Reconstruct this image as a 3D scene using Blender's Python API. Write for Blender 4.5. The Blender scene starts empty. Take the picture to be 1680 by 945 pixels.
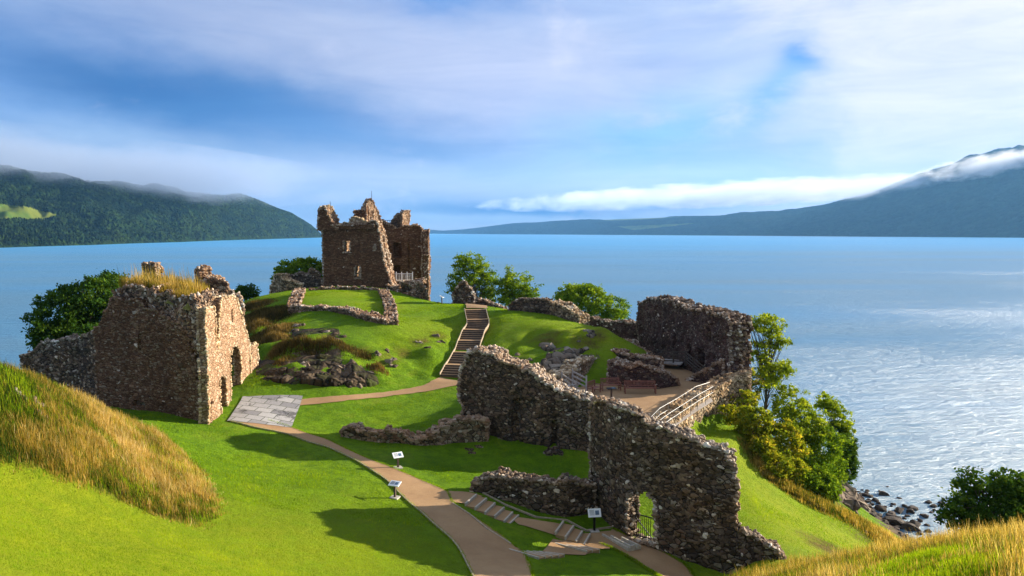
import bpy, math, random
import numpy as np
from math import radians, sin, cos, tan, pi, atan2, sqrt
random.seed(7); rng = np.random.default_rng(11)
SC = bpy.context.scene; COL = SC.collection

# ------------------------------------------------------------------ camera
CAMZ = 26.0; F = 1200.0; W2 = 840.0; H2 = 472.5; HOR = 381.0
PITCH = math.atan((H2-HOR)/F)
cd = bpy.data.cameras.new('camera'); cam = bpy.data.objects.new('camera', cd); COL.objects.link(cam)
cd.sensor_width = 36.0; cd.lens = 36.0*F/1680.0; cd.clip_start = 0.1; cd.clip_end = 60000
cam.location = (0, 0, CAMZ); cam.rotation_euler = (pi/2-PITCH, 0, 0)
SC.camera = cam

# ------------------------------------------------------------------ light
SUN_EL = radians(17.0); SUN_AZ = radians(71.0)      # azimuth clockwise from +Y (view direction)
SUNV = (cos(SUN_EL)*sin(SUN_AZ), cos(SUN_EL)*cos(SUN_AZ), sin(SUN_EL))
SC.view_settings.view_transform = 'Standard'; SC.view_settings.look = 'None'
SC.view_settings.gamma = 1.0; SC.view_settings.use_curve_mapping = False
SC.view_settings.exposure = 1.45
sl = bpy.data.lights.new('sun', 'SUN'); sl.energy = 5.0; sl.angle = radians(0.5); sl.color = (1.0, 0.88, 0.70)
so = bpy.data.objects.new('sun', sl); COL.objects.link(so)
from mathutils import Vector, noise, Matrix
so.rotation_euler = Vector(SUNV).to_track_quat('Z', 'Y').to_euler(); so.location = (40, 20, 60)
SC.cycles.volume_step_rate = 4.0; SC.cycles.volume_max_steps = 96
SC.cycles.max_bounces = 6; SC.cycles.transparent_max_bounces = 12; SC.cycles.volume_bounces = 2

wd = bpy.data.worlds.new('World'); SC.world = wd; wd.use_nodes = True
nt = wd.node_tree; nt.nodes.clear()
class NT:
    def __init__(s, t): s.t = t
    def n(s, kind, **kw):
        nd = s.t.nodes.new(kind)
        for k, v in kw.items(): setattr(nd, k, v)
        return nd
    def put(s, sock, v):
        if v is None: return
        if isinstance(v, bpy.types.NodeSocket): s.t.links.new(v, sock)
        else: sock.default_value = v
    def m(s, op, a, b=None, c=None, clamp=False):
        nd = s.n('ShaderNodeMath', operation=op, use_clamp=clamp)
        s.put(nd.inputs[0], a); s.put(nd.inputs[1], b); s.put(nd.inputs[2], c)
        return nd.outputs[0]
    def mix(s, f, a, b, mode='MIX'):
        nd = s.n('ShaderNodeMix', data_type='RGBA', blend_type=mode)
        s.put(nd.inputs[0], f)
        for i, v in ((6, a), (7, b)):
            if isinstance(v, tuple) and len(v) == 3: v = v+(1,)
            s.put(nd.inputs[i], v)
        return nd.outputs[2]
    def noise(s, vec, scale, detail=4, rough=.55, dist=0.0, out=0):
        nd = s.n('ShaderNodeTexNoise'); s.put(nd.inputs['Vector'], vec)
        nd.inputs['Scale'].default_value = scale; nd.inputs['Detail'].default_value = detail
        nd.inputs['Roughness'].default_value = rough; nd.inputs['Distortion'].default_value = dist
        return nd.outputs[out]
    def voro(s, vec, scale, feature='F1', rand=1.0):
        nd = s.n('ShaderNodeTexVoronoi', feature=feature); s.put(nd.inputs['Vector'], vec)
        nd.inputs['Scale'].default_value = scale; nd.inputs['Randomness'].default_value = rand
        return nd
    def ramp(s, f, stops, interp='LINEAR'):
        nd = s.n('ShaderNodeValToRGB'); nd.color_ramp.interpolation = interp
        e = nd.color_ramp.elements
        while len(e) < len(stops): e.new(.5)
        for i, (p, c) in enumerate(stops):
            e[i].position = p; e[i].color = tuple(c)+(1,) if len(c) == 3 else c
        s.put(nd.inputs[0], f); return nd.outputs[0]
    def rng(s, v, a, b, c=0., d=1., smooth=False):
        nd = s.n('ShaderNodeMapRange'); nd.clamp = True
        if smooth: nd.interpolation_type = 'SMOOTHSTEP'
        s.put(nd.inputs[0], v)
        for i, x in enumerate((a, b, c, d)): nd.inputs[i+1].default_value = x
        return nd.outputs[0]
    def scalev(s, vec, sc, rot=(0,0,0), loc=(0,0,0)):
        nd = s.n('ShaderNodeMapping'); s.put(nd.inputs[0], vec)
        nd.inputs['Scale'].default_value = sc; nd.inputs['Rotation'].default_value = rot; nd.inputs['Location'].default_value = loc
        return nd.outputs[0]
    def obj(s): return s.n('ShaderNodeTexCoord').outputs['Object']
    def attr(s, name): return s.n('ShaderNodeAttribute', attribute_name=name)

w = NT(nt)
tc = w.n('ShaderNodeTexCoord'); gen = tc.outputs['Generated']
sky = w.n('ShaderNodeTexSky', sky_type='NISHITA'); sky.sun_disc = False
sky.sun_elevation = SUN_EL; sky.sun_rotation = SUN_AZ; sky.altitude = 30; sky.air_density = 1.0; sky.dust_density = .6; sky.ozone_density = 2.5
sep = w.n('ShaderNodeSeparateXYZ'); nt.links.new(gen, sep.inputs[0])
X, Y, Z = sep.outputs
DEG = 180/pi
az0 = w.m('MULTIPLY', w.m('ARCTAN2', X, Y), DEG)
el0 = w.m('MULTIPLY', w.m('ARCSINE', Z), DEG)
gs = w.scalev(gen, (1, 1, 2.2))
wn1 = w.n('ShaderNodeTexNoise'); nt.links.new(gs, wn1.inputs['Vector']); wn1.inputs['Scale'].default_value = 5.0; wn1.inputs['Detail'].default_value = 6
wn1.inputs['Roughness'].default_value = .58
ws = w.n('ShaderNodeSeparateColor'); nt.links.new(wn1.outputs[1], ws.inputs[0])
az = w.m('ADD', az0, w.m('MULTIPLY', w.m('SUBTRACT', ws.outputs[0], .5), 13.0))
el = w.m('ADD', el0, w.m('MULTIPLY', w.m('SUBTRACT', ws.outputs[1], .5), 6.0))
azf = w.m('ADD', az0, w.m('MULTIPLY', w.m('SUBTRACT', ws.outputs[0], .5), 5.0))
elf = w.m('ADD', el0, w.m('MULTIPLY', w.m('SUBTRACT', ws.outputs[1], .5), 2.2))
def srgb(r, g, b):
    return tuple(((c/255/12.92) if c/255 < .04045 else ((c/255+.055)/1.055)**2.4) for c in (r, g, b))
SKYS = 0.1; HAZE = 0.00004
def cc(r, g, b):     # cloud radiance that shows as this sRGB colour
    k = 1.04/(2**SC.view_settings.exposure)/SKYS
    return tuple(v*k for v in srgb(r, g, b))+(1,)
# clear sky: physical sky made a little deeper, as seen between the cloud sheets
cur = w.mix(1.0, sky.outputs[0], (.26, .42, .72, 1), 'MULTIPLY')
def blob(cur, a, e, sa, se, col, amt, rot=0., fine=False, p=1.0):
    A, E = (azf, elf) if fine else (az, el)
    da = w.m('SUBTRACT', A, a); de = w.m('SUBTRACT', E, e)
    if rot:
        r = radians(rot)
        u = w.m('ADD', w.m('MULTIPLY', da, cos(r)), w.m('MULTIPLY', de, sin(r)))
        v = w.m('SUBTRACT', w.m('MULTIPLY', de, cos(r)), w.m('MULTIPLY', da, sin(r)))
    else: u, v = da, de
    q = w.m('ADD', w.m('POWER', w.m('ABSOLUTE', w.m('DIVIDE', u, sa)), 2*p), w.m('POWER', w.m('ABSOLUTE', w.m('DIVIDE', v, se)), 2*p))
    g = w.m('MULTIPLY', w.m('EXPONENT', w.m('MULTIPLY', q, -1.0)), amt)
    return w.mix(g, cur, cc(*col))
# overall veil
veil = w.noise(w.scalev(gen, (1, 1, 2.6)), 2.6, 8, .6)
cur = w.mix(w.rng(veil, .30, .62, .25, .95), cur, cc(168, 192, 232))
up = w.rng(el0, 22, 55, 0, 1)
cur = w.mix(w.m('MULTIPLY', up, .85), cur, cc(196, 206, 226))
SKY_BLOBS = [
 # az, el, sa, se, colour, amount, rot, fine
 (30, 9, 26, 16, (214, 224, 253), .95, 0, False),
 (-26, 18, 14, 3.0, (122, 160, 212), .7, -5, False),
 (-13, 12.8, 26, 4.4, (178, 190, 222), 1.0, -11, False),
 (-24, 9.2, 18, 3.4, (36, 98, 168), 1.0, -9, False),
 (-12, 6.6, 13, 2.4, (84, 136, 202), .8, -8, False),
 (3, 9.6, 15, 5.0, (196, 205, 238), .95, -16, False),
 (-26, 5.2, 18, 1.7, (158, 182, 214), .95, -2, True),
 (-10, 4.0, 13, 1.3, (192, 202, 228), .9, -5, True),
 (-4.5, 17.6, 5, 1.8, (62, 134, 214), .9, -8, False),
 (10, 7.6, 8, 2.4, (146, 202, 250), .85, 8, False),
 (16, 5.2, 9, 1.5, (160, 208, 250), .8, 0, False),
 (21.3, 12.6, 1.5, 1.1, (60, 148, 244), 1.0, 30, True),
 (19.5, 10.0, 3.0, 1.2, (120, 184, 250), .8, 50, True),
 (29, 10.0, 6, 5, (238, 238, 254), .9, 40, False),
 (3, 1.7, 13, .9, (66, 124, 190), 1.0, 1, True),
 (-3, .9, 12, .35, (160, 190, 226), .8, 0, True),
 (14, 4.6, 20, 1.1, (206, 222, 250), .6, 2, True),
]
for b in SKY_BLOBS: cur = blob(cur, *b)
wn = w.noise(w.scalev(gen, (1, 1, 1.7), (0,0,0), (.3,.1,0)), 5.0, 12, .60, .25)
def region(a, e, sa, se):
    return w.m('EXPONENT', w.m('MULTIPLY', w.m('ADD', w.m('POWER', w.m('ABSOLUTE', w.m('DIVIDE', w.m('SUBTRACT', az0, a), sa)), 2), w.m('POWER', w.m('ABSOLUTE', w.m('DIVIDE', w.m('SUBTRACT', el0, e), se)), 2)), -1))
q = w.m('ADD', wn, w.m('MULTIPLY', region(32, 11, 15, 10), .34)); cur = w.mix(w.m('MULTIPLY', w.rng(q, .58, .82, 0, 1, True), .9), cur, cc(240, 240, 254))
q = w.m('ADD', wn, w.m('MULTIPLY', region(4, 11.5, 20, 4.5), .28)); cur = w.mix(w.m('MULTIPLY', w.rng(q, .60, .92, 0, 1, True), .55), cur, cc(205, 212, 240))
wn3 = w.noise(w.scalev(gen, (1, 1, 3.0), (0,0,0), (.7,.5,0)), 7.0, 12, .62, .4)
cur = w.mix(w.m('MULTIPLY', w.rng(wn3, .5, .7, 0, .34, True), w.rng(az0, -6, 16, 0, 1)), cur, cc(214, 222, 246))
# fine streak structure in the cloud sheet
st = w.noise(w.scalev(gen, (1.0, 1.0, 6.0), (0.12, .0, 0)), 4.2, 10, .62, .6)
cur = w.mix(1.0, cur, w.ramp(st, [(.30, (.82, .86, .93)), (.70, (1.12, 1.09, 1.04))]), 'MULTIPLY')
cur = w.mix(w.m('MULTIPLY', up, .85), cur, cc(196, 206, 226))
bg = w.n('ShaderNodeBackground'); nt.links.new(cur, bg.inputs[0]); bg.inputs[1].default_value = SKYS
wo = w.n('ShaderNodeOutputWorld'); nt.links.new(bg.outputs[0], wo.inputs[0])
# ------------------------------------------------------------------ pixel rays and ground
_cp, _sp = cos(PITCH), sin(PITCH)
def ray(px, py):
    cx = (px-W2)/F; cy = -(py-H2)/F
    return np.array([cx, cy*_sp+_cp, cy*_cp-_sp])
def at(px, py, z):                       # world point where this sight line meets height z
    d = ray(px, py); t = (z-CAMZ)/d[2]; return (d[0]*t, d[1]*t, z)
def atd(px, py, y):                      # ... where it is y metres out
    d = ray(px, py); t = y/d[1]; return (d[0]*t, y, CAMZ+d[2]*t)
def proj(P):
    P = np.asarray(P, float); x, y, z = P[..., 0], P[..., 1], P[..., 2]-CAMZ
    dep = y*_cp - z*_sp; up_ = y*_sp + z*_cp
    dep = np.where(np.abs(dep) < 1e-6, 1e-6, dep)
    return W2+F*x/dep, H2-F*up_/dep, dep
CP = [ # px, py, z relative to the camera
 (820,940,-15.3),(648,815,-15),(760,815,-15),(653,768,-14.6),(430,680,-13.5),(500,655,-13.3),(620,640,-13.2),(740,625,-13),
 (600,720,-14.8),(650,700,-14.6),(740,740,-15.1),(900,770,-15.7),(950,795,-16),(350,692,-13.5),(520,725,-14.4),(450,700,-13.9),
 (870,860,-15.7),(940,890,-16.2),(850,905,-15.5),(930,905,-16),(1045,890,-16.5),(1100,930,-16.9),(970,830,-16.2),(800,850,-15.1),
 (950,935,-15.6),(1200,940,-16.9),(1275,917,-15.6),(1180,945,-16.9),
 (760,705,-14.7),(900,738,-15.2),(1000,755,-15.4),
 (400,940,-12.2),(0,940,-8.8),(200,940,-10.4),(0,770,-8.8),(150,830,-10.8),(300,860,-12.6),(330,830,-13.0),(250,690,-12.7),(400,760,-14.2),
 (500,850,-14),(600,945,-14.2),(700,900,-14.8),(560,780,-14.6),(300,740,-13.1),
 (0,592,-5.4),(40,606,-6.0),(100,642,-7.6),(150,662,-9),(200,690,-10.4),(260,730,-12.0),(300,790,-12.8),(200,815,-11.3),(100,785,-9.9),(50,700,-7.7),
 (120,720,-9.3),(230,770,-11.6),
 # rise with the foundations
 (600,632,-13.1),(520,625,-12.9),(440,612,-12.4),(560,560,-10.1),(560,520,-9.2),(480,560,-9.9),(470,592,-10.9),(520,585,-10.6),(560,592,-11.0),(600,608,-11.9),(440,590,-11.0),(430,500,-9.2),(480,505,-8.7),(560,475,-7.9),(625,475,-8.0),
 (635,532,-9.2),(700,570,-11.0),(700,610,-12.6),(660,600,-12.2),(680,520,-9.6),(700,497,-9.2),(740,520,-9.7),(500,475,-7.9),(430,482,-8.2),
 (780,502,-8.6),(740,500,-8.8),(765,560,-10.9),(810,505,-8.7),(830,540,-9.9),(900,515,-8.9),(960,530,-9.2),(1010,570,-10.6),(930,595,-11.6),(870,570,-10.8),
 (850,600,-12.0),(820,590,-11.8),(980,545,-9.6),(1040,600,-12.2),
 # terrace
 (1050,640,-12.9),(1130,620,-12.9),(1075,690,-12.9),(1000,645,-12.9),(1120,600,-12.9),(1000,660,-12.9),(1150,635,-12.9),
 # seaward slope
 (1150,715,-14.5),(1200,700,-15.1),(1250,800,-17),(1250,900,-16.2),(1350,860,-19.2),(1440,872,-22.3),(1400,830,-24.6),(1500,890,-25.9),(1300,920,-15.8),(1450,845,-26.1),
 (1300,760,-17.6),(1370,810,-21.5),(1395,800,-25.8),
 # foreground right
 (1680,880,-6),(1550,902,-8),(1430,915,-10.2),(1300,944,-12.8),(1680,940,-5.5),(1500,945,-8.6),
]
XP = [ # hidden ground, world x, y, z
 (25,64,6.5),(20,72,9.5),(25,85,-1),(31,78,-1),(12,88,12.2),(5,98,10),(5,116,-1),(15,101,-1),(-5,86,17.5),(0,98,14),(-5,104,13),(0,116,1),(-5,126,-3),
 (-20,103,18),(-20,112,18),(-28,108,18),(-14,112,16),(-10,108,14),(-20,127,6),(-20,142,-3),(-35,110,15.5),(-46,118,5),(-52,130,-3),(-40,92,14.8),(-50,92,10),(-62,95,2),(-72,100,-3),
 (-27,57,12.6),(-38,60,12.2),(-37,70,13),(-28,75,14),(-45,68,8.5),(-55,74,2),(-66,80,-3),(-52,62,6),(-65,62,-1),(-30,46,14.2),(-40,50,12),
 (-35,30,20.5),(-40,18,22),(-50,35,14),(-65,45,4),(-80,60,-3),(0,0,24.4),(0,8,20.3),(-10,8,21),(-20,12,21.5),(0,15,16.4),(-10,18,15.8),(0,24,12.4),(8,12,19.8),(12,0,24),(-20,0,24.3),(-40,0,24),
 (6,22,14),(6,30,10.6),(25,36,4),(33,40,1),(42,48,-2.5),(36,34,2.5),(48,35,-3),(20,24,15),(32,15,13),(50,18,-2),(30,0,20),(60,0,-2),(38,66,-2),(42,60,-3),(46,80,-5),(60,120,-8),
 (0,160,-10),(60,160,-10),(-60,160,-10),(-90,120,-10),(-95,80,-8),(-95,30,-4),(-90,0,2),(90,0,-8),(90,60,-10),(70,90,-9),(22,40,6.5),(17,25,15.5),
]
pts = [at(*c[:2], CAMZ+c[2]) for c in CP]+[tuple(map(float, c)) for c in XP]
PT = np.array(pts)
def rbf_fit(P, z, lam):
    d = np.sqrt(((P[:, None]-P[None])**2).sum(-1)); n = len(P)
    A = np.zeros((n+3, n+3)); A[:n, :n] = -d+lam*np.eye(n); A[:n, n] = 1; A[:n, n+1:] = P; A[n, :n] = 1; A[n+1:, :n] = P.T
    A[:n,:n] *= 1
    s = np.linalg.solve(A, np.concatenate([z, [0, 0, 0]])); return s
_s = rbf_fit(PT[:, :2], PT[:, 2], lam=.35)
GX0, GX1, GY0, GY1, GS = -96.0, 96.0, -6.0, 166.0, 0.4
gx = np.arange(GX0, GX1+1e-6, GS); gy = np.arange(GY0, GY1+1e-6, GS)
XX, YY = np.meshgrid(gx, gy)
ZZ = np.full(XX.shape, _s[-3])+_s[-2]*XX+_s[-1]*YY
for i in range(len(PT)):
    ZZ += -_s[i]*np.sqrt((XX-PT[i, 0])**2+(YY-PT[i, 1])**2)
def blur(A, n):
    for _ in range(n):
        B = A.copy(); B[1:-1] = (A[:-2]+2*A[1:-1]+A[2:])/4; A = B
        B = A.copy(); B[:, 1:-1] = (A[:, :-2]+2*A[:, 1:-1]+A[:, 2:])/4; A = B
    return A
ZZ = blur(ZZ, 12)
def smooth_noise(shape, cell, seed):
    r = np.random.default_rng(seed); h, w_ = shape
    n0, n1 = int(h/cell)+3, int(w_/cell)+3
    g = r.uniform(-1, 1, (n0, n1)); yi = np.arange(h)/cell; xi = np.arange(w_)/cell
    y0 = yi.astype(int); x0 = xi.astype(int); fy = yi-y0; fx = xi-x0
    fy = fy*fy*(3-2*fy); fx = fx*fx*(3-2*fx); fy = fy[:, None]; fx = fx[None]
    a = g[np.ix_(y0, x0)]; b = g[np.ix_(y0, x0+1)]; c = g[np.ix_(y0+1, x0)]; d = g[np.ix_(y0+1, x0+1)]
    return (a*(1-fx)+b*fx)*(1-fy)+(c*(1-fx)+d*fx)*fy
N1 = smooth_noise(ZZ.shape, 12, 1); N2 = smooth_noise(ZZ.shape, 5, 2); N3 = smooth_noise(ZZ.shape, 2.2, 3)
ROUGH = np.full(ZZ.shape, .10)
def inpoly(px, py, poly):
    r = np.zeros(np.shape(px), bool); n = len(poly)
    for i in range(n):
        x0, y0 = poly[i]; x1, y1 = poly[(i+1) % n]
        if y0 == y1: continue
        c = ((y0 > py) != (y1 > py)) & (px < (x1-x0)*(py-y0)/(y1-y0)+x0)
        r ^= c
    return r
def hgt(x, y):
    fx = np.clip((np.asarray(x, float)-GX0)/GS, 0, len(gx)-1.001); fy = np.clip((np.asarray(y, float)-GY0)/GS, 0, len(gy)-1.001)
    i = fx.astype(int); j = fy.astype(int); u = fx-i; v = fy-j
    return (ZZ[j, i]*(1-u)+ZZ[j, i+1]*u)*(1-v)+(ZZ[j+1, i]*(1-u)+ZZ[j+1, i+1]*u)*v
def G(px, py, near=8.0):                 # first ground point on this sight line
    d = ray(px, py); t = np.arange(near, 170, .15); P = d[None]*t[:, None]
    h = hgt(P[:, 0], P[:, 1]); below = (CAMZ+P[:, 2]) < h
    k = int(np.argmax(below)) if below.any() else len(t)-1
    t0 = t[max(k-1, 0)]; t1 = t[k]
    for _ in range(12):
        tm = (t0+t1)/2; p = d*tm
        if CAMZ+p[2] < hgt(p[0], p[1]): t1 = tm
        else: t0 = tm
    p = d*t1; return (p[0], p[1], float(hgt(p[0], p[1])))
def world_blob(px, py, z=None):
    return G(px, py) if z is None else at(px, py, z)
# knoll crags: rougher ground where rock breaks through
PXG, PYG, DG = proj(np.stack([XX, YY, ZZ], -1))
vis = (DG > 5)
def pmask(poly, soft=4):
    m = (inpoly(PXG, PYG, poly) & vis).astype(float); return blur(m, soft)
crag1 = pmask([(425,520),(470,560),(540,545),(600,575),(680,580),(720,560),(730,600),(680,625),(620,640),(520,632),(430,615),(415,560)]) * ((YY > 60) & (YY < 90))
crag2 = pmask([(870,545),(1000,540),(1015,575),(960,600),(930,620),(880,612),(800,598),(830,575)]) * ((YY > 58) & (YY < 90))
CR = np.clip(crag1+crag2, 0, 1)
ZZ = ZZ+(N1*.12+N2*.05+N3*.02)+CR*(N2*.45+N3*.40)
# carving under paths and stairs
def seg_dist(x, y, poly):
    best = np.full(np.shape(x), 1e9); zb = np.zeros(np.shape(x)); 
    for a, b in zip(poly[:-1], poly[1:]):
        ax, ay, az_ = a; bx, by, bz = b; L2 = (bx-ax)**2+(by-ay)**2+1e-9
        t = np.clip(((x-ax)*(bx-ax)+(y-ay)*(by-ay))/L2, 0, 1)
        d = np.hypot(x-ax-t*(bx-ax), y-ay-t*(by-ay)); zz = az_+t*(bz-az_)
        k = d < best; best = np.where(k, d, best); zb = np.where(k, zz, zb)
    return best, zb
def carve(poly, half, fall, dz=0.):
    global ZZ
    d, z = seg_dist(XX, YY, poly); f = np.clip((half+fall-d)/fall, 0, 1); f = f*f*(3-2*f)
    ZZ = ZZ*(1-f)+(z+dz)*f
# main stair line, from the path up to the crest
STAIR = [at(742,619,CAMZ-13.0), at(765,575,CAMZ-11.35), at(776,551,CAMZ-10.55), at(785,536,CAMZ-9.9), at(779,508,CAMZ-8.55)]
carve(STAIR, 1.25, 1.3, -.12)
TER_POLY = [at(x, y, 13.1)[:2] for x, y in [(905,640),(990,622),(1060,605),(1085,585),(1150,598),(1185,610),(1165,640),(1100,712),(1040,700),(960,660)]]
tm_ = blur(inpoly(XX, YY, TER_POLY).astype(float), 2); ZZ = ZZ*(1-tm_)+13.1*tm_
carve([(11.7,46.4,11.2),(13.9,50.2,11.4),(16.8,54.8,11.0),(19.4,56.8,10.5)], .7, 1.3, 0)
# gate steps: timber stair from the junction down to the gate, and the lower stair from the main path
def S(px, py, zr): return at(px, py, CAMZ+zr)
GATE1 = [S(772,815,-15.05), S(838,848,-15.75), S(900,860,-15.85), S(950,882,-16.35), S(1040,896,-16.5)]
GATE2 = [S(855,902,-15.45), S(905,905,-15.9), S(985,893,-16.25)]
carve(GATE1, .9, .8, -.03); carve(GATE2, .8, .6, -.05)
carve([S(1000,895,-16.45), S(1070,915,-16.6), S(1180,960,-17)], 1.0, .8, 0)
ZZ = blur(ZZ, 1)
# ------------------------------------------------------------------ helpers for objects
def tag(o, label=None, cat=None, group=None, kind=None):
    if label: o['label'] = label
    if cat: o['category'] = cat
    if group: o['group'] = group
    if kind: o['kind'] = kind
    return o
def empty(name, loc=(0,0,0), rz=0.0):
    o = bpy.data.objects.new(name, None); COL.objects.link(o); o.location = loc; o.rotation_euler = (0,0,rz); o.empty_display_size = .2
    return o
class MB:
    """collects verts / faces (+ material index, + one value per vertex) and links them as ONE mesh object"""
    def __init__(s): s.v = []; s.f = []; s.mi = []; s.a = []; s.n = 0
    def add(s, V, Fc, mi=0, a=0.0):
        V = np.asarray(V, float).reshape(-1, 3); 
        s.v.append(V); s.f.append((np.asarray(Fc, int)+s.n)); s.mi.append(np.full(len(Fc), mi)); 
        s.a.append(np.full(len(V), a) if np.isscalar(a) else np.asarray(a, float)); s.n += len(V)
        return s
    def box(s, c, d, rz=0., mi=0, a=0., ry=0., rx=0.):
        x, y, z = [q/2 for q in d]
        V = np.array([(-x,-y,-z),(x,-y,-z),(x,y,-z),(-x,y,-z),(-x,-y,z),(x,-y,z),(x,y,z),(-x,y,z)])
        R = (Matrix.Rotation(rz, 3, 'Z') @ Matrix.Rotation(ry, 3, 'Y') @ Matrix.Rotation(rx, 3, 'X'))
        V = V @ np.array(R).T + np.array(c)
        return s.add(V, [(0,3,2,1),(4,5,6,7),(0,1,5,4),(1,2,6,5),(2,3,7,6),(3,0,4,7)], mi, a)
    def bar(s, p, q, w_=.08, h_=None, mi=0, a=0., n=4):
        p = np.array(p, float); q = np.array(q, float); h_ = w_ if h_ is None else h_
        d = q-p; L = np.linalg.norm(d); d = d/max(L, 1e-9); up = np.array([0,0,1.]) if abs(d[2]) < .95 else np.array([0,1.,0])
        r = np.cross(d, up); r /= np.linalg.norm(r); u = np.cross(r, d)
        if n == 4: prof = [(-w_/2,-h_/2),(w_/2,-h_/2),(w_/2,h_/2),(-w_/2,h_/2)]
        else: prof = [(w_/2*cos(2*pi*k/n), h_/2*sin(2*pi*k/n)) for k in range(n)]
        V = [p+r*x+u*y for x, y in prof]+[q+r*x+u*y for x, y in prof]
        if n == 4:
            return s.add(V, [(i, (i+1)%n, n+(i+1)%n, n+i) for i in range(n)]+[(3,2,1,0),(4,5,6,7)], mi, a)
        s.add(V, [(i, (i+1)%n, n+(i+1)%n, n+i) for i in range(n)], mi, a)
        return s
    def tube(s, P, R, n=7, mi=0, a=0.):
        P = np.array(P, float); R = [R]*len(P) if np.isscalar(R) else R; V = []
        for i, p in enumerate(P):
            d = P[min(i+1, len(P)-1)]-P[max(i-1, 0)]; d = d/max(np.linalg.norm(d), 1e-9)
            up = np.array([0,0,1.]) if abs(d[2]) < .9 else np.array([1.,0,0]); r = np.cross(d, up); r /= np.linalg.norm(r); u = np.cross(r, d)
            for k in range(n): V.append(p+R[i]*(r*cos(2*pi*k/n)+u*sin(2*pi*k/n)))
        Fc = [(i*n+k, i*n+(k+1)%n, (i+1)*n+(k+1)%n, (i+1)*n+k) for i in range(len(P)-1) for k in range(n)]
        return s.add(V, Fc, mi, a)
    def build(s, name, mats, parent=None, smooth=False, attr='shade'):
        return mk(name, s, mats, parent, smooth, attr)
def mk(name, mb, mats, parent=None, smooth=False, attr='shade'):
    me = bpy.data.meshes.new(name); V = np.concatenate(mb.v); off = V
    if parent is not None and parent.type == 'EMPTY':
        off = V-np.array(parent.location)
        if parent.rotation_euler[2]:
            r = -parent.rotation_euler[2]; off = np.stack([off[:,0]*cos(r)-off[:,1]*sin(r), off[:,0]*sin(r)+off[:,1]*cos(r), off[:,2]], -1)
    me.vertices.add(len(V)); me.vertices.foreach_set('co', off.astype(np.float32).ravel())
    sizes = np.concatenate([np.full(len(f), f.shape[1]) for f in mb.f if len(f)]); loops = np.concatenate([f.ravel() for f in mb.f if len(f)])
    me.loops.add(len(loops)); me.loops.foreach_set('vertex_index', loops.astype(np.int32))
    me.polygons.add(len(sizes)); st = np.concatenate([[0], np.cumsum(sizes)[:-1]])
    me.polygons.foreach_set('loop_start', st.astype(np.int32)); me.polygons.foreach_set('loop_total', sizes.astype(np.int32))
    me.polygons.foreach_set('material_index', np.concatenate([m for m, f in zip(mb.mi, mb.f) if len(f)]).astype(np.int32))
    me.polygons.foreach_set('use_smooth', np.full(len(sizes), smooth))
    at_ = me.attributes.new(attr, 'FLOAT', 'POINT'); at_.data.foreach_set('value', np.concatenate(mb.a).astype(np.float32))
    me.update(calc_edges=True); me.validate()
    for m in (mats if isinstance(mats, (list, tuple)) else [mats]): me.materials.append(m)
    o = bpy.data.objects.new(name, me); COL.objects.link(o)
    if parent is not None: o.parent = parent
    return o

# ------------------------------------------------------------------ materials
def new_mat(name):
    m = bpy.data.materials.new(name); m.use_nodes = True; t = m.node_tree; t.nodes.clear()
    g = NT(t); b = g.n('ShaderNodeBsdfPrincipled'); o = g.n('ShaderNodeOutputMaterial'); t.links.new(b.outputs[0], o.inputs[0])
    b.inputs['Roughness'].default_value = .85; b.inputs['Specular IOR Level'].default_value = .25
    g.bsdf = b; g.out = o; g.mat = m
    return g
def bump(g, h, strength=.5, dist=.05, prev=None):
    nd = g.n('ShaderNodeBump'); nd.inputs['Strength'].default_value = strength; nd.inputs['Distance'].default_value = dist
    g.put(nd.inputs['Height'], h)
    if prev is not None: g.put(nd.inputs['Normal'], prev)
    return nd.outputs[0]

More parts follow.
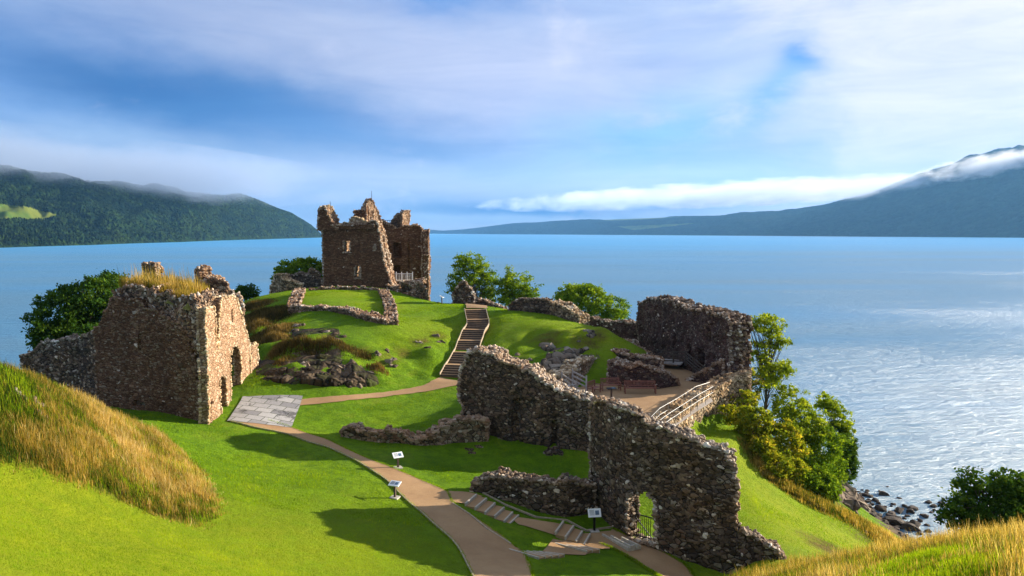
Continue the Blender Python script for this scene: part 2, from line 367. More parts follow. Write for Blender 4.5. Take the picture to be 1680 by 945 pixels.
def grass_mat():
    g = new_mat('grass_ground'); v = g.obj()
    n1 = g.noise(v, .12, 5, .6); n2 = g.noise(v, 1.1, 6, .65); n3 = g.noise(v, 9.0, 5, .7)
    c = g.ramp(n1, [(.32, (.105,.230,.005)), (.5, (.170,.325,.006)), (.68, (.250,.385,.008))])
    c = g.mix(g.rng(n2, .40, .62, 0, .75), c, (.070,.165,.006))
    c = g.mix(g.rng(n3, .45, .75, 0, .6), c, (.230,.340,.014))
    c = g.mix(g.rng(g.noise(v, 4.2, 6, .75), .52, .66, 0, .6), c, (.050,.130,.006))
    c = g.mix(g.rng(g.noise(v, .35, 6, .7), .56, .70, 0, .5), c, (.27,.31,.025))
    warm = g.attr('warm').outputs['Fac']
    c = g.mix(g.m('MULTIPLY', warm, g.rng(n2, .3, .6, .5, 1.0)), c, (.33,.385,.012))
    dry = g.m('ADD', g.attr('dry').outputs['Fac'], g.m('MULTIPLY', g.m('SUBTRACT', g.noise(v, .8, 6, .7), .5), 1.1))
    c = g.mix(g.rng(dry, .35, .75, 0, .9), c, g.ramp(g.noise(v, 3.5, 6, .7), [(.3, (.050,.036,.012)), (.5, (.150,.100,.022)), (.7, (.235,.175,.040))]))
    rk = g.m('ADD', g.attr('rock').outputs['Fac'], g.m('MULTIPLY', g.m('SUBTRACT', g.noise(v, 1.3, 7, .75), .5), 1.6))
    rc = g.ramp(g.noise(v, 2.4, 8, .75), [(.3, (.035,.026,.020)), (.48, (.13,.095,.065)), (.62, (.24,.18,.12)), (.75, (.40,.35,.29))])
    c = g.mix(g.rng(rk, .5, .62), c, rc)
    g.put(g.bsdf.inputs['Base Color'], c); g.bsdf.inputs['Roughness'].default_value = .9; g.bsdf.inputs['Specular IOR Level'].default_value = .1
    hgt_ = g.m('ADD', g.m('MULTIPLY', n3, .5), g.m('ADD', g.m('MULTIPLY', g.noise(v, 26, 4, .75), .35), g.m('MULTIPLY', g.noise(v, 1.6, 6, .65), 1.3)))
    g.put(g.bsdf.inputs['Normal'], bump(g, hgt_, 1.0, .5))
    return g.mat
M = {}
M['grass'] = grass_mat()

def stone_mat(name, cols, vs=2.6, squash=1.6, bs=.8, lichen=.5, grime=.5, warmth=(1,1,1)):
    """rubble / coursed masonry: every stone its own colour, recessed joints, lichen spots and dark staining"""
    g = new_mat(name); v0 = g.obj()
    wv = g.n('ShaderNodeVectorMath', operation='ADD'); g.put(wv.inputs[0], v0)
    nz = g.n('ShaderNodeTexNoise'); g.put(nz.inputs['Vector'], v0); nz.inputs['Scale'].default_value = 3.0; nz.inputs['Detail'].default_value = 2
    sc = g.n('ShaderNodeVectorMath', operation='SCALE'); sb = g.n('ShaderNodeVectorMath', operation='SUBTRACT'); g.put(sb.inputs[0], nz.outputs[1]); sb.inputs[1].default_value = (.5,.5,.5)
    g.put(sc.inputs[0], sb.outputs[0]); sc.inputs['Scale'].default_value = .14; g.put(wv.inputs[1], sc.outputs[0])
    v = g.scalev(wv.outputs[0], (1, 1, squash))
    vo = g.voro(v, vs); ed = g.voro(v, vs, 'DISTANCE_TO_EDGE')
    sep = g.n('ShaderNodeSeparateColor'); g.put(sep.inputs[0], vo.outputs['Color'])
    n = len(cols); c = g.ramp(sep.outputs[0], [((i+.0)/n, col) for i, col in enumerate(cols)], 'CONSTANT')
    fine = g.noise(v0, 14, 6, .7)
    c = g.mix(1.0, c, g.ramp(fine, [(.25, (.62,.60,.58)), (.75, (1.3,1.28,1.25))]), 'MULTIPLY')
    joint = g.rng(ed.outputs['Distance'], .015, .085)
    c = g.mix(joint, tuple(x*.30 for x in cols[0]), c)
    lich = g.noise(v0, 5.5, 6, .75); c = g.mix(g.rng(lich, .60, .68, 0, lichen), c, (.38,.36,.30))
    gr = g.noise(g.scalev(v0, (1, 1, .35)), .55, 5, .65); c = g.mix(g.rng(gr, .42, .66, 0, grime), c, tuple(x*.30 for x in cols[1]))
    mo = g.noise(v0, 1.9, 6, .7, .3); c = g.mix(g.rng(mo, .63, .72, 0, .35), c, (.10,.11,.02))
    c = g.mix(1.0, c, tuple(warmth)+(1,), 'MULTIPLY')
    g.put(g.bsdf.inputs['Base Color'], c); g.bsdf.inputs['Roughness'].default_value = .92; g.bsdf.inputs['Specular IOR Level'].default_value = .15
    h = g.m('ADD', g.m('MULTIPLY', g.rng(ed.outputs['Distance'], 0, .16, 0, 1, True), .7), g.m('ADD', g.m('MULTIPLY', sep.outputs[1], .5), g.m('MULTIPLY', fine, .25)))
    g.put(g.bsdf.inputs['Normal'], bump(g, h, bs, .12))
    return g.mat
def loose_mat(name, stops, fleck=.4):
    """the modelled stones: one tone per stone from the 'shade' value"""
    g = new_mat(name); v = g.obj(); s = g.attr('shade').outputs['Fac']
    s = g.m('ADD', s, g.m('MULTIPLY', g.m('SUBTRACT', g.noise(v, .55, 4, .6), .5), .45)); c = g.ramp(s, stops)
    c = g.mix(g.rng(g.noise(v, .38, 4, .6, .3), .42, .62, 0, 1), c, g.mix(1., c, (1.12,.94,.78,1), 'MULTIPLY'))
    f = g.noise(v, 11, 6, .75); c = g.mix(1.0, c, g.ramp(f, [(.25, (.6,.58,.56)), (.75, (1.35,1.33,1.3))]), 'MULTIPLY')
    li = g.noise(v, 6.5, 6, .75, .2); c = g.mix(g.rng(li, .60, .67, 0, fleck), c, (.50,.49,.44))
    g.put(g.bsdf.inputs['Base Color'], c); g.bsdf.inputs['Roughness'].default_value = .9; g.bsdf.inputs['Specular IOR Level'].default_value = .2
    g.put(g.bsdf.inputs['Normal'], bump(g, g.noise(v, 9, 7, .75), .7, .06))
    return g.mat
BR = [(.045,.030,.022),(.115,.075,.050),(.085,.055,.040),(.160,.110,.075),(.070,.052,.042),(.130,.078,.055),(.200,.160,.120),(.100,.070,.052),(.055,.040,.032)]
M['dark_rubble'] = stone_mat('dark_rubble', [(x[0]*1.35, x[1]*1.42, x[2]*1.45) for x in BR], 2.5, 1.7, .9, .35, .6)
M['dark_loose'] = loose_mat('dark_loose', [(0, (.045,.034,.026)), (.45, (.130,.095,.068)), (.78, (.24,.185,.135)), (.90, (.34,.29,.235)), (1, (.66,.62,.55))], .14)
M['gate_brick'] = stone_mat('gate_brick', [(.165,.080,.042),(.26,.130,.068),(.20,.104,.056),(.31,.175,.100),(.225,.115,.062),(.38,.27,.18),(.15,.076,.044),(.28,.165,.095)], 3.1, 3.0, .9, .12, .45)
M['gate_lit'] = stone_mat('gate_lit', [(.33,.20,.115),(.46,.30,.19),(.38,.24,.145),(.52,.36,.24),(.42,.265,.165),(.50,.38,.27),(.30,.18,.105)], 2.9, 2.0, .7, .30, .45)  # paler copy of the gatehouse stone; sunlight put into the colour of lit faces
M['mid_loose'] = loose_mat('mid_loose', [(0, (.06,.04,.028)), (.35, (.17,.105,.065)), (.7, (.30,.21,.14)), (.88, (.38,.31,.24)), (1, (.62,.57,.50))], .3)
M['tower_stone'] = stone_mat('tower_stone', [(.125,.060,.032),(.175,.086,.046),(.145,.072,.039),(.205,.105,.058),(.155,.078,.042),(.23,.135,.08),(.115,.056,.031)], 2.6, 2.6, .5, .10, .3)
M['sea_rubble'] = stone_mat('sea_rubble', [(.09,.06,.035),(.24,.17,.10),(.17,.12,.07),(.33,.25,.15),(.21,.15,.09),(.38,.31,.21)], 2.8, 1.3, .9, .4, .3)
M['lit_loose'] = loose_mat('lit_loose', [(0, (.09,.06,.04)), (.35, (.27,.19,.11)), (.7, (.45,.36,.23)), (1, (.68,.60,.47))], .3)  # brighter loose stones for sunlit walls, sun put into their tone
M['red_stone'] = stone_mat('red_stone', [(.085,.045,.036),(.125,.068,.055),(.105,.058,.047),(.150,.090,.072),(.115,.063,.050),(.180,.13,.105)], 2.4, 1.9, .8, .25, .55)

def simple(name, col, rough=.7, metal=0., var=.25, sc=6., bstr=.2, bd=.02, stretch=(1,1,1)):
    g = new_mat(name); v = g.scalev(g.obj(), stretch); f = g.noise(v, sc, 5, .65)
    lo = tuple(x*(1-var) for x in col); hi = tuple(min(1, x*(1+var)) for x in col)
    g.put(g.bsdf.inputs['Base Color'], g.ramp(f, [(.3, lo), (.7, hi)])); g.bsdf.inputs['Roughness'].default_value = rough; g.bsdf.inputs['Metallic'].default_value = metal
    if bstr: g.put(g.bsdf.inputs['Normal'], bump(g, g.noise(v, sc*3, 5, .7), bstr, bd))
    return g.mat
M['timber'] = simple('weathered_timber', (.34,.27,.19), .8, 0, .3, 5, .3)
M['pale_timber'] = simple('pale_timber', (.42,.37,.30), .8, 0, .25, 5, .3)
M['grey_timber'] = simple('grey_timber', (.36,.33,.30), .85, 0, .3, 4, .3)
M['dark_timber'] = simple('dark_timber', (.085,.062,.046), .8, 0, .3, 4, .3)
M['bench_wood'] = simple('bench_wood', (.22,.085,.055), .6, 0, .3, 5, .2)
M['black_metal'] = simple('black_metal', (.012,.012,.013), .5, .3, .2, 5, 0)
M['steel'] = simple('galvanised_steel', (.30,.305,.31), .5, .4, .15, 8, 0)
M['white_metal'] = simple('white_painted_metal', (.72,.72,.72), .5, 0, .06, 8, 0)
M['board_white'] = simple('board_white', (.78,.80,.82), .45, 0, .04, 3, 0)
M['board_ink'] = simple('board_ink', (.03,.035,.05), .5, 0, .3, 3, 0)
M['board_picture'] = simple('board_picture', (.10,.16,.24), .5, 0, .6, 9, 0)
M['concrete'] = simple('concrete', (.40,.37,.32), .9, 0, .2, 5, .3)
M['bark'] = simple('bark', (.085,.065,.048), .95, 0, .35, 8, .6, .04, (1,1,.3))

def path_mat():
    g = new_mat('gravel_path'); v = g.obj()
    c = g.ramp(g.noise(v, .5, 5, .6), [(.3, (.265,.155,.075)), (.7, (.360,.228,.115))])
    c = g.mix(g.rng(g.noise(v, 3.2, 6, .7), .5, .75, 0, .4), c, (.225,.150,.082))
    c = g.mix(1.0, c, g.ramp(g.noise(v, 30, 4, .8), [(.3, (.78,.77,.76)), (.7, (1.2,1.2,1.2))]), 'MULTIPLY')
    g.put(g.bsdf.inputs['Base Color'], c); g.put(g.bsdf.inputs['Normal'], bump(g, g.noise(v, 22, 5, .8), .5, .03)); return g.mat
M['path'] = path_mat()
def slab_mat():
    g = new_mat('grey_slabs'); v = g.scalev(g.obj(), (1,1,1), (0,0,.12))
    b = g.n('ShaderNodeTexBrick'); g.put(b.inputs['Vector'], v); b.inputs['Scale'].default_value = 1.0; b.inputs['Brick Width'].default_value = 1.25; b.inputs['Row Height'].default_value = .8
    b.inputs['Mortar Size'].default_value = .03; b.inputs['Color1'].default_value = (.38,.37,.36,1); b.inputs['Color2'].default_value = (.21,.205,.21,1); b.inputs['Mortar'].default_value = (.05,.06,.03,1)
    c = g.mix(g.rng(g.noise(v, .55, 5, .65, .4), .57, .63, 0, .8), b.outputs[0], (.045,.042,.04))
    c = g.mix(1.0, c, g.ramp(g.noise(v, 7, 6, .7), [(.3, (.8,.8,.8)), (.7, (1.2,1.18,1.15))]), 'MULTIPLY')
    g.put(g.bsdf.inputs['Base Color'], c); g.bsdf.inputs['Roughness'].default_value = .55
    g.put(g.bsdf.inputs['Normal'], bump(g, b.outputs[1], .4, -.02)); return g.mat
M['slab'] = slab_mat()

def water_mat():
    g = new_mat('loch_water'); v = g.obj(); b = g.bsdf
    b.inputs['Base Color'].default_value = (.032,.185,.400,1); b.inputs['IOR'].default_value = 1.85; b.inputs['Specular IOR Level'].default_value = .5
    b.inputs['Roughness'].default_value = .36
    sw = g.noise(g.scalev(v, (.16,.48,1), (0,0,.25)), 1.0, 4, .55, .6)
    md = g.noise(g.scalev(v, (.85,2.6,1), (0,0,.32)), 1.0, 6, .62, .5)
    fn = g.noise(g.scalev(v, (2.6,6.5,1), (0,0,.2)), 1.0, 5, .65, .3)
    big = g.noise(g.scalev(v, (.004,.012,1), (0,0,.1)), 1.0, 5, .6)
    h = g.m('ADD', g.m('MULTIPLY', sw, .9), g.m('ADD', g.m('MULTIPLY', md, .45), g.m('MULTIPLY', fn, .14)))
    nd = g.n('ShaderNodeBump'); g.put(nd.inputs['Height'], h); nd.inputs['Distance'].default_value = 1.7
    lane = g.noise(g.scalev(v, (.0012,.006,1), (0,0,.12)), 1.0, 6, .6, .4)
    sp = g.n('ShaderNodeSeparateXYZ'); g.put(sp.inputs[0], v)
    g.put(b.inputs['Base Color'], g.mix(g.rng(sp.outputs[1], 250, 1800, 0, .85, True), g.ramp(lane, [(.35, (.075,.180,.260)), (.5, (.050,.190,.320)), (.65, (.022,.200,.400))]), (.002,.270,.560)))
    g.put(nd.inputs['Strength'], g.rng(big, .35, .65, .55, 1.0)); g.put(b.inputs['Normal'], nd.outputs[0]); return g.mat
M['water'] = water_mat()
# ------------------------------------------------------------------ ground sheet, water, far hills
def grid_mesh(name, X_, Y_, Z_, mat, attrs={}):
    h, w_ = X_.shape; mb = MB(); idx = np.arange(h*w_).reshape(h, w_)
    Fc = np.stack([idx[:-1,:-1], idx[:-1,1:], idx[1:,1:], idx[1:,:-1]], -1).reshape(-1, 4)
    mb.add(np.stack([X_, Y_, Z_], -1), Fc); o = mk(name, mb, mat, None, True)
    for k, a in attrs.items():
        at_ = o.data.attributes.new(k, 'FLOAT', 'POINT'); at_.data.foreach_set('value', a.astype(np.float32).ravel())
    return o
def bl(points):       # soft patches round places on the ground (px, py, radius m, amount)
    A = np.zeros(ZZ.shape)
    for px, py, r, a in points:
        x, y, z = G(px, py); A = np.maximum(A, a*np.exp(-((XX-x)**2+(YY-y)**2)/r**2))
    return A
warm = bl([(40,900,12,1),(150,860,8,1),(300,930,9,1),(420,900,8,.8),(500,920,6,.6),(350,850,6,.5),(560,480,7,.55),(620,500,5,.5),(700,530,6,.5),(980,550,5,.9),(880,540,6,.5),(1300,850,7,.9),(1400,900,6,1),(1220,760,5,.7),(1350,900,6,.9),(1320,930,5,1)])
dry = bl([(420,520,3.5,.8),(440,545,2.5,.9),(690,560,1.6,.7),(720,550,1.4,.7),(640,590,1.6,.7),(660,575,1.5,.6),(540,555,2,.6),(600,575,1.5,.5),(430,650,1.2,.5),(520,580,1.8,.4),
          (900,555,2.2,.7),(960,560,2,.8),(985,548,1.5,.7),(870,560,1.5,.5),(850,600,1.5,.6),(1440,880,4,1),(1470,900,5,1.1),(1390,915,3,.9),(1330,800,1.6,.7),(1290,760,1.5,.6),(1370,835,1.5,.8),(1300,935,2,.6)])
rock = bl([(450,610,2.5,.9),(480,620,2,.9),(520,612,2,1),(500,595,2.4,.95),(560,610,2.2,.85),(540,590,2,.8),(595,615,1.7,.8),(460,600,2.5,.6),(480,545,1.0,.5),(640,600,1,.5),(425,600,2,.5),(535,560,1.2,.45),
           (930,590,2.0,.9),(910,580,1.4,.8),(960,585,2.0,.7),(970,548,.9,.7),(880,605,1.5,.5),(1385,810,2.5,1.0),(1440,870,3,.5),(1480,880,3,.9),(1500,890,3,1)])
tall_left = pmask([(-60,585),(30,600),(90,635),(180,685),(270,725),(320,775),(340,830),(320,860),(262,845),(190,812),(100,775),(0,755),(-60,745)])*(YY < 45)
dry = np.maximum(dry, tall_left*1.1)
tall_right = np.clip(blur(((XX > 6.5) & (YY < 33) & (YY > 9) & (XX > 9.2+(YY-30)*.12)).astype(float), 4), 0, 1)
tall_right *= (ZZ > 5)
green_patch = pmask([(1380,955),(1470,926),(1540,912),(1610,908),(1665,925),(1650,990),(1400,990)], 3)*(YY < 30)
tall_right *= 1-.55*pmask([(1380,955),(1470,926),(1540,912),(1610,908),(1665,925),(1650,990),(1400,990)], 2)*(YY < 30)
dry = np.maximum(dry, tall_right*.9)
_gy, _gx = np.gradient(ZZ, GS); slope = blur(np.hypot(_gx, _gy), 3); rock = rock*np.where(YY > 58, np.clip((slope-.32)/.25, .15, 1), 1)
shore = np.clip((1.6-ZZ)/1.0, 0, 1); rock = np.maximum(rock, shore)
ground = grid_mesh('ground', XX, YY, ZZ, M['grass'], {'warm': warm, 'dry': dry, 'rock': rock}); tag(ground, kind='structure')

# the loch: one sheet to the horizon
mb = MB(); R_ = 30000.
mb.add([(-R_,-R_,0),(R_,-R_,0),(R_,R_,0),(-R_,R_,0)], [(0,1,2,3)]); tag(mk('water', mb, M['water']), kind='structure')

# loch floor beyond the ground sheet, so the bank reads on as one piece of land
def hill_mat(name, c0, c1, c2, sc, fields=False):
    g = new_mat(name); v = g.obj()
    n1 = g.noise(v, .0035, 6, .65); n2 = g.noise(v, .028, 6, .7)
    vo = g.voro(v, sc); s = g.n('ShaderNodeSeparateColor'); g.put(s.inputs[0], vo.outputs['Color'])
    c = g.mix(g.rng(n1, .38, .62), c0, c1); c = g.mix(g.rng(n2, .42, .66), c, c2)
    c = g.mix(1., c, g.ramp(s.outputs[0], [(0, (.45,.45,.45)), (1, (1.6,1.6,1.5))]), 'MULTIPLY')
    f = g.attr('field').outputs['Fac']
    fc = g.ramp(g.noise(v, .012, 4, .6), [(.4, (.045,.085,.012)), (.6, (.10,.12,.02))])
    c = g.mix(g.rng(f, .4, .6), c, fc)
    g.put(g.bsdf.inputs['Base Color'], c); g.bsdf.inputs['Roughness'].default_value = 1; g.bsdf.inputs['Specular IOR Level'].default_value = 0.05
    hh = g.m('MULTIPLY', g.m('SUBTRACT', 1.0, vo.outputs['Distance']), g.m('SUBTRACT', 1.0, g.rng(f, .4, .6)))
    g.put(g.bsdf.inputs['Normal'], bump(g, hh, 1.0, 9.0)); return g.mat
def interp_hill(name, shore_px, tops, depth, mat, cell, jit, seed, field=None, nb=260):
    """a hillside rising from its shoreline: px -> (distance of the shore), skyline (px, py) at the ridge's own distance"""
    px = np.arange(shore_px[0][0], shore_px[-1][0]+1, cell)
    d0 = np.interp(px, [s[0] for s in shore_px], [s[1] for s in shore_px])
    py = np.interp(px, [s[0] for s in tops], [s[1] for s in tops]); dd = np.interp(px, [s[0] for s in tops], [s[2] for s in tops])
    k = np.linspace(0, 1.25, nb)[:, None]
    dist = d0[None]+k*dd[None]
    tx = (px-W2)/F; ridge_y = d0+dd; ridge_z = CAMZ+(HOR-py)/F*ridge_y
    prof = np.where(k <= 1, np.sin(np.clip(k, 0, 1)*pi/2)**1.08, 1-(k-1)*1.2)
    Zh = prof*ridge_z[None]; Xh = tx[None]*dist; Yh = dist
    sh = Zh.shape
    n = smooth_noise(sh, 40, seed)*.5+smooth_noise(sh, 17, seed+1)*.3+smooth_noise(sh, 7, seed+2)*.12
    Zh = Zh+n*ridge_z[None]*.16*np.clip(k*6, 0, 1)*np.clip((1.0-np.abs(k-1)*0), 0, 1)*np.clip((1.02-k)*5, .25, 1)
    fa = np.zeros(sh)
    if field:
        PX_, PY_, D_ = proj(np.stack([Xh, Yh, Zh], -1)); 
        for poly in field: fa = np.maximum(fa, blur(inpoly(PX_, PY_, poly).astype(float), 1))
    r = np.random.default_rng(seed); Zh = Zh+r.uniform(0, 1, sh)*jit*(1-fa)*np.clip(k*40, 0, 1)-1.0*(k < .001)
    o = grid_mesh(name, Xh, Yh, Zh, mat, {'field': fa}); tag(o, kind='structure'); return o
M['hill_near'] = hill_mat('forest_hill', (.003,.011,.008), (.006,.018,.007), (.018,.034,.006), .085)
M['hill_far'] = hill_mat('far_hill', (.003,.012,.012), (.014,.026,.016), (.006,.018,.014), .03)
def shd(py): return CAMZ*F/(py-HOR)     # how far out the waterline at this row lies
interp_hill('hill', [(-500,shd(414)),(-150,shd(409)),(0,shd(406.5)),(150,shd(402)),(300,shd(397)),(430,shd(392.5)),(500,shd(390.5)),(528,shd(389.6))],
  [(-500,235,1500),(0,282,1300),(60,290,1200),(150,304,1100),(250,312,1000),(330,320,900),(400,328,800),(430,334,700),(455,344,600),(480,352,450),(510,370,250),(522,380,120),(528,387,60)],
  0, M['hill_near'], 1.6, 9.0, 21, field=[[(-20,335),(40,340),(95,354),(75,362),(30,360),(-20,362)]])
interp_hill('hill', [(690,shd(383.3)),(800,shd(384.2)),(1000,shd(385.3)),(1200,shd(386.6)),(1400,shd(388)),(1680,shd(390)),(2200,shd(394))],
  [(690,382,500),(760,377,900),(840,368,1200),(950,362,1500),(1060,358,1700),(1180,356,1800),(1270,349,1900),(1360,336,2000),(1440,320,2100),(1500,296,2300),(1560,272,2500),(1620,252,2700),(1680,242,2800),(1800,222,2800),(2200,230,2800)],
  0, M['hill_far'], 2.2, 10.0, 31, field=[[(980,360),(1060,357),(1130,356),(1060,361),(1000,363)],[(1010,372),(1150,366),(1100,372),(1040,378)]])
# a last blue shore at the head of the loch
interp_hill('hill', [(640,shd(382.7)),(900,shd(382.9))], [(640,378,1500),(690,376,1500),(730,379,1500),(800,374,1500),(900,376,1500)], 0, M['hill_far'], 3, 8, 41, nb=60)

# ------------------------------------------------------------------ paths, paving, terrace
def vn1(t, s):
    r_ = np.random.default_rng(s).uniform(-1, 1, 4000); i = t.astype(int); f = t-i; return r_[i]*(1-f)+r_[i+1]*f
def loft(name, L, R, mat, off=.05, step=.35, across=8, kind='structure', crown=.0):
    L = [G(*p) if len(p) == 2 else p for p in L]; R = [G(*p) if len(p) == 2 else p for p in R]
    def resample(P, n):
        P = np.array(P)[:, :2]; s = np.concatenate([[0], np.cumsum(np.hypot(*np.diff(P, axis=0).T))]); t = np.linspace(0, 1, n)*s[-1]
        # Catmull-like smoothing through a blurred dense polyline
        Q = np.stack([np.interp(t, s, P[:, 0]), np.interp(t, s, P[:, 1])], -1)
        for _ in range(3): Q[1:-1] = (Q[:-2]+2*Q[1:-1]+Q[2:])/4
        return Q
    ln = max(np.sum(np.hypot(*np.diff(np.array(L)[:, :2], axis=0).T)), 1); n = max(int(ln/step), 3)
    a = resample(L, n); b = resample(R, n); k = np.linspace(0, 1, across)[None, :, None]
    P = a[:, None]*(1-k)+b[:, None]*k
    wob = vn1(np.arange(n)*.9, 3)*.07; dv = (b-a)/np.maximum(np.linalg.norm(b-a, axis=1, keepdims=True), 1e-6); P[:, 0] -= dv*wob[:, None]; P[:, -1] += dv*vn1(np.arange(n)*.8, 9)[:, None]*.07
    Z = hgt(P[..., 0], P[..., 1])+off
    o = grid_mesh(name, P[..., 0], P[..., 1], Z, mat); tag(o, kind=kind); return o, a, b
def edging(P, name='path_edging', w_=.07, h_=.10, mat=None):
    P = np.array(P); mb = MB()
    for p, q in zip(P[:-1], P[1:]):
        mb.bar((p[0], p[1], float(hgt(p[0], p[1]))+.05), (q[0], q[1], float(hgt(q[0], q[1]))+.05), w_, h_)
    o = mb.build(name, mat or M['timber']); tag(o, kind='structure'); return o
p1, a1, b1 = loft('path', [(820,1010),(773,940),(756,905),(735,880),(700,850),(640,793),(585,757),(540,735),(470,712),(420,703),(378,692)],
                  [(905,1010),(872,940),(860,905),(838,893),(742,826),(735,806),(700,792),(600,752),(540,722),(480,702),(440,690)], M['path'])
edging(a1)
loft('path', [(735,806),(760,808),(792,815)], [(742,826),(758,826),(770,830)], M['path'], off=.058)
loft('path', [(495,655),(560,650),(640,643),(700,632),(722,619)], [(490,666),(560,659),(640,650),(740,634),(775,628)], M['path'], off=.05)
loft('pavement', [(372,692),(478,703)], [(398,652),(497,650)], M['slab'], off=.07, step=.4, across=14)
loft('path', [(835,846),(900,858),(925,862)], [(850,861),(890,873),(912,879)], M['path'], off=.05)
p2, a2, b2 = loft('path', [(1005,868),(1040,884),(1085,905),(1130,930),(1180,960)], [(985,893),(1010,902),(1050,925),(1085,948),(1120,980)], M['path'], off=.055)
loft('path', [(960,876),(1012,872)], [(948,895),(1000,902)], M['path'], off=.065)
loft('path', [(908,885),(985,897)], [(890,906),(960,912)], M['path'], off=.06)
edging(np.array([G(*p)[:2] for p in [(742,827),(770,845),(800,870),(838,894)]]))
edging(np.array([G(*p)[:2] for p in [(792,810),(830,830),(880,850),(930,855),(962,872),(1005,866)]]))
# beaten terrace floor
mb = MB(); P = [at(x, y, 13.1) for x, y in [(925,640),(990,630),(1060,612),(1100,590),(1150,600),(1170,625),(1165,640),(1096,706),(1040,695),(960,660)]]
mb.add([(p[0], p[1], 13.16) for p in P], [tuple(range(len(P)))]); tag(mk('path', mb, M['path']), kind='structure')
# crest landing at the head of the stair
loft('path', [(716,498),(750,499),(765,507)], [(735,494),(775,494),(800,507)], M['path'], off=.12)
# ------------------------------------------------------------------ stones and ruined walls
def ico(sub=1):
    import bmesh
    b = bmesh.new(); bmesh.ops.create_icosphere(b, subdivisions=sub, radius=1); b.verts.ensure_lookup_table()
    V = np.array([v.co[:] for v in b.verts]); Fc = np.array([[v.index for v in f.verts] for f in b.faces]); b.free(); return V, Fc
def vnoise(P, scale, seed=0):
    """value noise in 3-D, -1..1, vectorised"""
    Q = P*scale+1000.3; I = np.floor(Q).astype(np.int64); f = Q-I; f = f*f*(3-2*f); out = 0
    for dx in (0, 1):
        for dy in (0, 1):
            for dz in (0, 1):
                h = ((I[:,0]+dx)*73856093) ^ ((I[:,1]+dy)*19349663) ^ ((I[:,2]+dz)*83492791) ^ (seed*2654435761)
                h = (h ^ (h >> 13))*1274126177; h = ((h ^ (h >> 16)) & 0xffff)/32767.5-1
                wgt = (f[:,0] if dx else 1-f[:,0])*(f[:,1] if dy else 1-f[:,1])*(f[:,2] if dz else 1-f[:,2]); out = out+h*wgt
    return out
IV, IF = ico(2); IV1, IF1 = ico(1)
def rock_variant(seed, box=.55):
    r = np.random.default_rng(seed); V = np.sign(IV)*np.abs(IV)**box; V /= np.abs(V).max()
    for _ in range(5):      # flat breaks
        d = r.normal(size=3); d /= np.linalg.norm(d); k = r.uniform(.55, .85); s = V@d; V = V-np.outer(np.clip(s-k, 0, None), d)
    V += np.stack([vnoise(V, 1.7, seed*3+i) for i in range(3)], -1)*.16
    return V
RV = [rock_variant(100+i) for i in range(10)]
def stamp(mb, pos, T, N, U, size, shade, mi=1, asp=(1.15, .8, .75), rot=.35, r=rng):
    """press one stone into the wall at every position; T, N, U = along, outward, up"""
    n = len(pos)
    if n == 0: return
    k = r.integers(0, len(RV), n); a = r.normal(0, rot, n); tl = r.normal(0, rot*.6, n)
    ca, sa = np.cos(a)[:, None], np.sin(a)[:, None]; T2 = T*ca+U*sa; U2 = U*ca-T*sa
    cb, sb = np.cos(tl)[:, None], np.sin(tl)[:, None]; N2 = N*cb+U2*sb; U3 = U2*cb-N*sb
    sx = size*asp[0]*r.uniform(.75, 1.3, n); sy = size*asp[1]*r.uniform(.8, 1.2, n); sz = size*asp[2]*r.uniform(.7, 1.25, n)
    B = np.array(RV)[k]
    V = pos[:, None]+B[:, :, 0:1]*(T2*sx[:, None])[:, None]+B[:, :, 1:2]*(N2*sy[:, None])[:, None]+B[:, :, 2:3]*(U3*sz[:, None])[:, None]
    nv = len(IV); Fc = (IF[None]+(np.arange(n)*nv)[:, None, None]).reshape(-1, 3)
    mb.add(V.reshape(-1, 3), Fc, mi, np.repeat(shade, nv))
class Line:
    def __init__(s, P):
        s.P = np.array([p[:2] for p in P], float); s.d = np.hypot(*np.diff(s.P, axis=0).T); s.S = np.concatenate([[0], np.cumsum(s.d)]); s.L = s.S[-1]
    def at(s, t):
        t = np.asarray(t, float); return np.stack([np.interp(t, s.S, s.P[:, 0]), np.interp(t, s.S, s.P[:, 1])], -1)
    def tan(s, t, e=.35):
        a = s.at(np.clip(t-e, 0, s.L)); b = s.at(np.clip(t+e, 0, s.L)); d = b-a; return d/np.maximum(np.linalg.norm(d, axis=-1, keepdims=True), 1e-9)
def on_line(line, px, py):          # where a sight line meets the wall's upright face
    d = ray(px, py); q = d[0]/d[1]; t = np.linspace(0, line.L, 800); P = line.at(t); r = P[:, 0]/P[:, 1]
    k = int(np.argmin(np.abs(r-q))); return t[k], CAMZ+d[2]/d[1]*P[k, 1]
